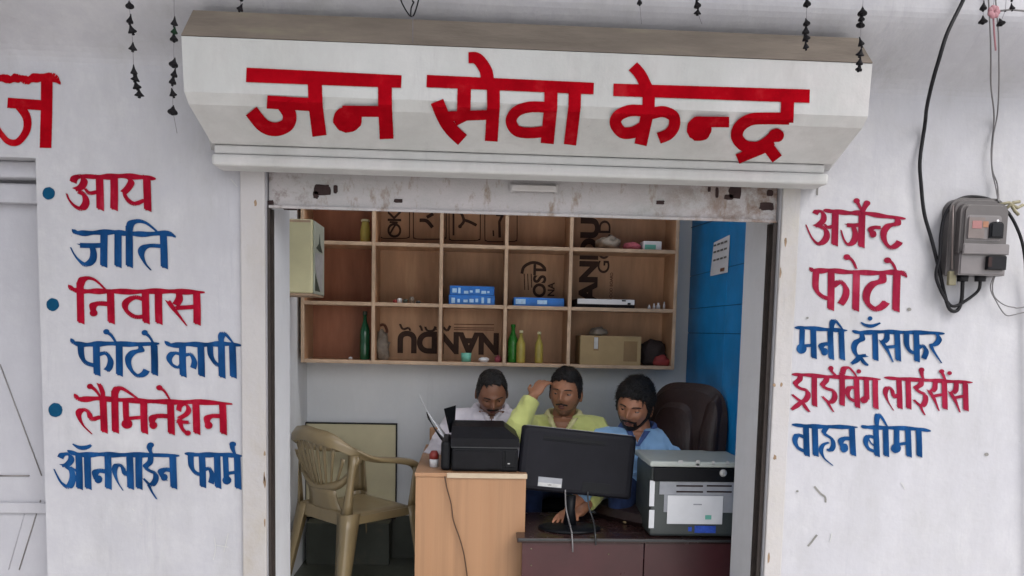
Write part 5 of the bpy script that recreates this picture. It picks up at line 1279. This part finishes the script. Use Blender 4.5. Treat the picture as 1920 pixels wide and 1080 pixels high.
def stool(x, y, zt, lab):
    t = thing('office_stool', (x, y, FLOOR), lab, 'stool')
    cushion(.17, .03, .17, at((x, y, zt-.03), 0, math.radians(90))).build('seat', M_BLK2, t, merge=True)
    for a_ in (45, 135, 225, 315):
        c, s_ = math.cos(math.radians(a_)), math.sin(math.radians(a_)); MB().tube([(x+.12*c, y+.12*s_, zt-.05), (x+.17*c, y+.17*s_, FLOOR+.001)], .011, 8).build('leg', M_BLK, t)
PZ = FLOOR+.50
# man 1: head bowed, white shirt
person('man in a white shirt with bowed head sitting behind the black printer', (.102, 1.17, 1.295), math.radians(4), math.radians(30), math.radians(-2), M_SKIN2, M_SHIRTW, M_SHIRTW, M_SHIRTW,
       (.06, 1.36, PZ), 0.03,
       dict(R=dict(el=(-.17, 1.15, .98), wr=(-.06, 1.09, 1.035), dir=(.7, -.35, -.08), n=(0, .1, 1), ts=-1, cuff=.8), L=dict(el=(.30, 1.20, .93), wr=(.17, 1.07, 1.04), dir=(-.6, -.35, 0), n=(0, 0, 1), ts=1, cuff=.8), eyes=False, legs=(.26, .1)),
       hair_off(.006, .090, -.5, 1, -.02), [('moustache', beard_off(.004, False, True, 2, False))], brow_off(), sh_drop=.112, sh_back=.085, neck_open=.03, hs=.97, shw=.19, hpar=(.9, .7))
stool(.06, 1.38, PZ-.11, 'black padded stool under the man in the white shirt')
# man 2: yellow shirt, right hand raised to the temple
wr2 = P(999, 744, 1.05); el2 = P(962, 812, .985)
tip = P(1027, 701, 1.13)
person('man in a lime yellow shirt raising one hand to his head, middle of three', (.462, 1.16, 1.303), math.radians(-20), math.radians(3), math.radians(3), M_SKIN, M_SHIRTY, M_SHIRTY, M_SHIRTYIN,
       (.48, 1.38, PZ), math.radians(-14),
       dict(R=dict(el=el2, wr=wr2, dir=(tip-wr2), n=(-.45, -.6, .45), ts=-1, curl=.75, cuff=.93), L=dict(el=(.66, 1.02, .93), wr=(.50, .80, RD+.045), dir=(-.55, -.55, -.12), n=(0, 0, 1), ts=1, curl=.5, cuff=.8), legs=(.28, .1), gaze=-.004),
       hair_off(.011, .070, -.3, 4, -.022), [('moustache', beard_off(.0030, False, True, 3, False)), ('stubble', beard_off(.0004, True, False, 7, True))], brow_off(.0034), sh_drop=.140, sh_back=.045, neck_open=.075, hs=.99, shw=.185, hpar=(.5, .9))
stool(.48, 1.40, PZ-.11, 'black padded stool under the man in the yellow shirt')
# man 3: full beard, light blue shirt, leaning
person('bearded man in a light blue shirt leaning beside the dark office chair', (.776, 1.03, 1.258), math.radians(-27), math.radians(15), math.radians(9), M_SKIN3, M_SHIRTB, M_SHIRTB, M_SHIRTBC,
       (.86, 1.02, PZ+.03), math.radians(-16),
       dict(R=dict(el=(.60, .92, .96), wr=(.45, .80, RD+.045), dir=(-.35, -.7, -.08), n=(0, 0, 1), ts=-1, cuff=.7), L=dict(el=(.99, .85, .95), wr=(.90, .90, .87), dir=(-.8, -.2, -.2), n=(0, -.3, 1), ts=1, cuff=.7), legs=(.20, .1), gaze=-.005, neckx=.03),
       hair_off(.020, .062, -.1, 9, -.03), [('beard', beard_off(.0035, True, True, 5, True))], brow_off(.004), sh_drop=.135, sh_back=.03, neck_open=.035, hs=1.05, shw=.195, hpar=(-.6, 1.4))

# ------------------------------------------------------------------ electricity meter and its cables
mt = thing('electricity_meter', P(1830, 520, -.05), 'dusty grey plastic electricity meter with rounded top mounted on the right wall', 'meter')
def arch(x0, x1, z0, z1, r, n=8):
    pts = [(x0, z0), (x1, z0)]
    for i in range(n+1): a = math.pi/2*i/n; pts.append((x1-r+r*math.cos(math.pi/2-a+0) if False else x1-r+r*math.cos(a), z1-r+r*math.sin(a)))
    for i in range(n+1): a = math.pi/2+math.pi/2*i/n; pts.append((x0+r+r*math.cos(a), z1-r+r*math.sin(a)))
    return pts
def apr(x0, y0, x1, y1, Yb, Yf, r, m, name, parent=mt, b=True):
    a_, c_ = P(x0, y1, Yf), P(x1, y0, Yf); bm = bmesh.new(); ps = arch(a_.x, c_.x, a_.z, c_.z, r)
    f_ = [bm.verts.new((x, Yf, z)) for x, z in ps]; g_ = [bm.verts.new((x, Yb, z)) for x, z in ps]; n = len(ps)
    ff = bm.faces.new(f_); bm.faces.new(g_[::-1])
    for i in range(n): bm.faces.new((f_[i], g_[i], g_[(i+1) % n], f_[(i+1) % n]))
    bm.normal_update()
    if b: bmesh.ops.bevel(bm, geom=[e for e in bm.edges if all(abs(v.co.y-Yf) < 1e-6 for v in e.verts)], offset=min(.011, r*.45), segments=3, affect='EDGES')
    mb = MB(); mb.frombm(bm, None, False); return mb.build(name, m, parent)
apr(1776, 372, 1893, 515, -.001, -.055, .045, M_STEELGREY, 'back_case')
apr(1800, 381, 1896, 474, -.0555, -.088, .030, M_STEELGREY, 'meter_cover')
apr(1798, 474, 1888, 515, -.0555, -.082, .010, M_METERLIGHT, 'terminal_cover')
apr(1806, 458, 1894, 476, -.0885, -.094, .006, M_METERLIGHT, 'cover_rim', b=True)
apr(1812, 404, 1880, 450, -.0885, -.092, .010, M_METERLIGHT, 'window_frame')
apr(1815, 408, 1848, 446, -.0925, -.0945, .003, M_METERFACE, 'dial_plate', b=False)
apr(1823, 414, 1842, 428, -.095, -.0957, .003, M_PINKLAB, 'label', b=False)
apr(1843, 415, 1854, 426, -.095, -.0957, .002, M_ORANGE, 'label', b=False)
apr(1857, 416, 1885, 446, -.0925, -.103, .012, M_BLK, 'dark_dial')
c = P(1871, 414, -.104); MB().ellips(c, (.004, .003, .004), None, 12, 8).build('glint_screw', M_WHITE, mt)
apr(1852, 480, 1889, 505, -.0825, -.098, .005, M_BLK2, 'side_block')
apr(1853, 482, 1861, 500, -.0985, -.100, .003, M_HOLE, 'block_slot', b=False)
MB().tube([P(1787, 385, -.058), P(1785, 505, -.058)], .003, 8).build('seal_wire', M_METERFACE, mt)
MB().box(P(1778, 520, -.05).x, P(1792, 520, -.05).x, -.056, -.04, P(1785, 535, -.05).z, P(1785, 508, -.05).z, .003).build('seal_tag', M_BRASS, mt)
for x in (1805, 1838):
    c = P(x, 521, -.04); MB().lathe([(.017, -.012), (.018, .006), (.013, .014)], 14, Matrix.Translation(c)).build('cable_gland', M_CABLE, mt)
for pts in ([(1868, 385), (1892, 380), (1908, 390), (1918, 384)], [(1896, 384), (1903, 396), (1910, 403)], [(1885, 392), (1900, 380), (1912, 378)]):
    MB().tube([P(x, y, -.06) for x, y in pts], .0055, 8).build('twisted_strap', M_BRASS, mt)
def cable(px, r, m, name, lab, cat='cable', Y=-.02, n=8, k=7, grp=None):
    pts = [P(p[0], p[1], p[2] if len(p) > 2 else Y) for p in px]
    sp = spline([tuple(p) for p in pts], k)
    if px[0][1] < 0: sp = [(pts[0].x+.02, pts[0].y, 3.895)]+sp
    return MB().tube(sp, r, n).build(name, m, label=lab, cat=cat, group=grp)
cable([(1830, -60, -.24), (1806, 0, -.225), (1777, 60, -.24), (1761, 110, -.24), (1748, 155, -.2), (1738, 200, -.11), (1734, 235), (1725, 300), (1727, 345), (1733, 400), (1747, 450), (1762, 510), (1772, 555), (1781, 580, -.02), (1795, 582), (1803, 562), (1805, 527, -.04)], .0062, M_CABLE, 'power_cable', 'thick black power cable falling down the right wall into the left meter gland')
cable([(1838, 527, -.04), (1834, 545), (1812, 563), (1790, 574), (1777, 567), (1762, 540, -.035), (1755, 515, -.035), (1762, 480, -.035), (1764, 440, -.035), (1771, 405, -.035), (1788, 380, -.035), (1815, 369, -.035), (1850, 372, -.035), (1872, 384, -.035), (1893, 402, -.062), (1912, 440, -.06), (1921, 480, -.05), (1924, 540), (1930, 800), (1932, 1300)], .0052, M_CABLE, 'power_cable', 'black cable looping from the right meter gland over the top of the meter')
cable([(1853, -10, -.215), (1857, 60, -.24), (1858, 110, -.23), (1858, 160, -.18), (1864, 220), (1859, 280), (1861, 320), (1870, 345), (1873, 380, -.056)], .0026, M_WIRE, 'thin_wire', 'thin dark wire hanging to the meter top, the left of two', k=5)
cable([(1866, -10, -.215), (1872, 60, -.24), (1873, 110, -.23), (1873, 160, -.18), (1870, 215), (1862, 260), (1860, 315), (1867, 350), (1872, 378, -.056)], .0022, M_WIRE, 'thin_wire', 'thin dark wire hanging to the meter top, the right of two', k=5)
cable([(1866, 516, -.05), (1861, 535), (1864, 555), (1880, 570), (1900, 576), (1930, 574), (2100, 540), (2400, 470)], .0020, M_WIRE, 'thin_wire', 'upper thin grey wire curling out below the meter to the right', k=5)
cable([(1864, 516, -.05), (1857, 540), (1868, 565), (1885, 590), (1902, 590), (1930, 584), (2100, 556), (2400, 480)], .0020, M_WIRE, 'thin_wire', 'lower thin grey wire curling out below the meter to the right', k=5)

# ------------------------------------------------------------------ strings of beads hanging from the balcony
prof_b = [(.0012, .014), (.0026, .010), (.0048, .005), (.0080, .0005), (.0118, -.0035), (.0122, -.0062), (.0060, -.0075), (.0030, -.0085), (.0048, -.0105), (.0025, -.0125)]
proto = {}
def bead_string(px, lab, tail=None, Y=-.46, green=(), sc=None):
    pts = [P(x, y, Y) for x, y in px]; sc = sc or [1]*len(px)
    t = thing('bead_string', pts[-1], lab, 'hanging ornament', 'black bead strings hanging from the balcony')
    th = [Vector((pts[0].x, pts[0].y, 3.8995))]+pts+([P(tail[0], tail[1], Y)] if tail else [])
    MB().tube(th, .0007, 5).build('thread', M_THREAD, t)
    for i, (p, s_) in enumerate(zip(pts, sc)):
        key = 'g' if i in green else 'b'
        if key not in proto:
            o = MB().lathe(prof_b, 12).build('bead', M_BELLG if key == 'g' else M_BELL, label=None, origin=(0, 0, 0)); proto[key] = o.data; bpy.data.objects.remove(o)
        o = bpy.data.objects.new('bead', proto[key]); COL.objects.link(o); o.parent = t; o.location = p-WORLD[t.name]
        o.scale = (s_*random.uniform(.72, 1.08),)*2+(s_*random.uniform(.85, 1.25),); o.rotation_euler = (random.uniform(-.3, .3), random.uniform(-.35, .35), random.uniform(0, 3)); WORLD[o.name] = p
    return t
bead_string([(243, -20), (243, 9), (244, 37), (247, 56), (249, 89), (251, 133), (254, 147), (256, 161), (261, 176)], 'leftmost string of black beads, bent at its lower end')
bead_string([(327, 42), (327, 58), (326, 71), (326, 118), (327, 138), (324, 151), (324, 175), (324, 207)], 'long string of black beads just left of the sign', tail=(332, 250), green=(1,))
bead_string([(451, -8), (451, 15)], 'short bead string over the left end of the sign top')
bead_string([(1199, -16), (1199, 3)], 'short bead string with a dangling thread over the sign centre', tail=(1203, 45), sc=[.8, .8])
bead_string([(1307, -10), (1307, 8), (1308, 23)], 'short string of black beads left of the longer pair', tail=(1316, 45), sc=[1, .9, .8])
bead_string([(1513, -14), (1513, 5), (1512, 42), (1511, 57), (1511, 70), (1511, 86)], 'string of black beads hanging over the right part of the sign top')
bead_string([(1617, 22), (1615, 34), (1614, 45), (1614, 80), (1613, 100), (1612, 116), (1611, 128)], 'long string of black beads in front of the right end of the sign')
bead_string([(1843, -12), (1844, 12), (1843, 38)], 'string of black beads beside the pink flower')
bead_string([(1898, -6), (1897, 14)], 'short string of black beads right of the pink flower', sc=[.9, .9])
bead_string([(1885, 20), (1876, 42)], 'single tilted bead under the pink flower stick', sc=[.3, .95])
pf = thing('pink_flower_stick', P(1862, 24, -.46), 'faded pink plastic flower on a thin stick at the top right', 'ornament')
c = P(1862, 23, -.46)
for k in range(7): a_ = k*.9; MB().ellips(c+Vector((.010*math.cos(a_), -.003, .010*math.sin(a_))), (.009, .005, .009), None, 10, 7).build('petal', M_PINK, pf)
MB().tube([c+Vector((.01, 0, .003)), P(1895, 18, -.46), P(1960, 24, -.46)], .0028, 8).build('stick', M_WIRE, pf)
MB().tube([c, P(1864, 60, -.45), P(1867, 95, -.44)], .0025, 8).build('stalk', M_PINK, pf)
MB().tube([c+Vector((0, 0, .005)), c+Vector((.005, 0, 3.8995-c.z))], .0006, 5).build('thread', M_THREAD, pf)
tw = thing('tied_wire', P(772, 30, -.3), 'loop of tied black wire hanging over the middle of the sign top', 'wire')
for pts in ([(735, -60), (750, -5), (758, 14), (767, 28), (772, 31)], [(800, -60), (786, -5), (781, 14), (776, 28), (772, 31)], [(775, -60), (773, -2), (776, 3), (771, 15), (770, 31)]):
    q_ = P(pts[0][0], pts[0][1], -.31); MB().tube([(q_.x, q_.y, 3.895)]+spline([tuple(P(x, y, -.31)) for x, y in pts], 5), .0021, 7).build('wire_strand', M_CABLE, tw)
MB().tube([P(774, 30, -.312), P(774, 80, -.296)], .001, 5).build('thread', M_THREAD, tw)
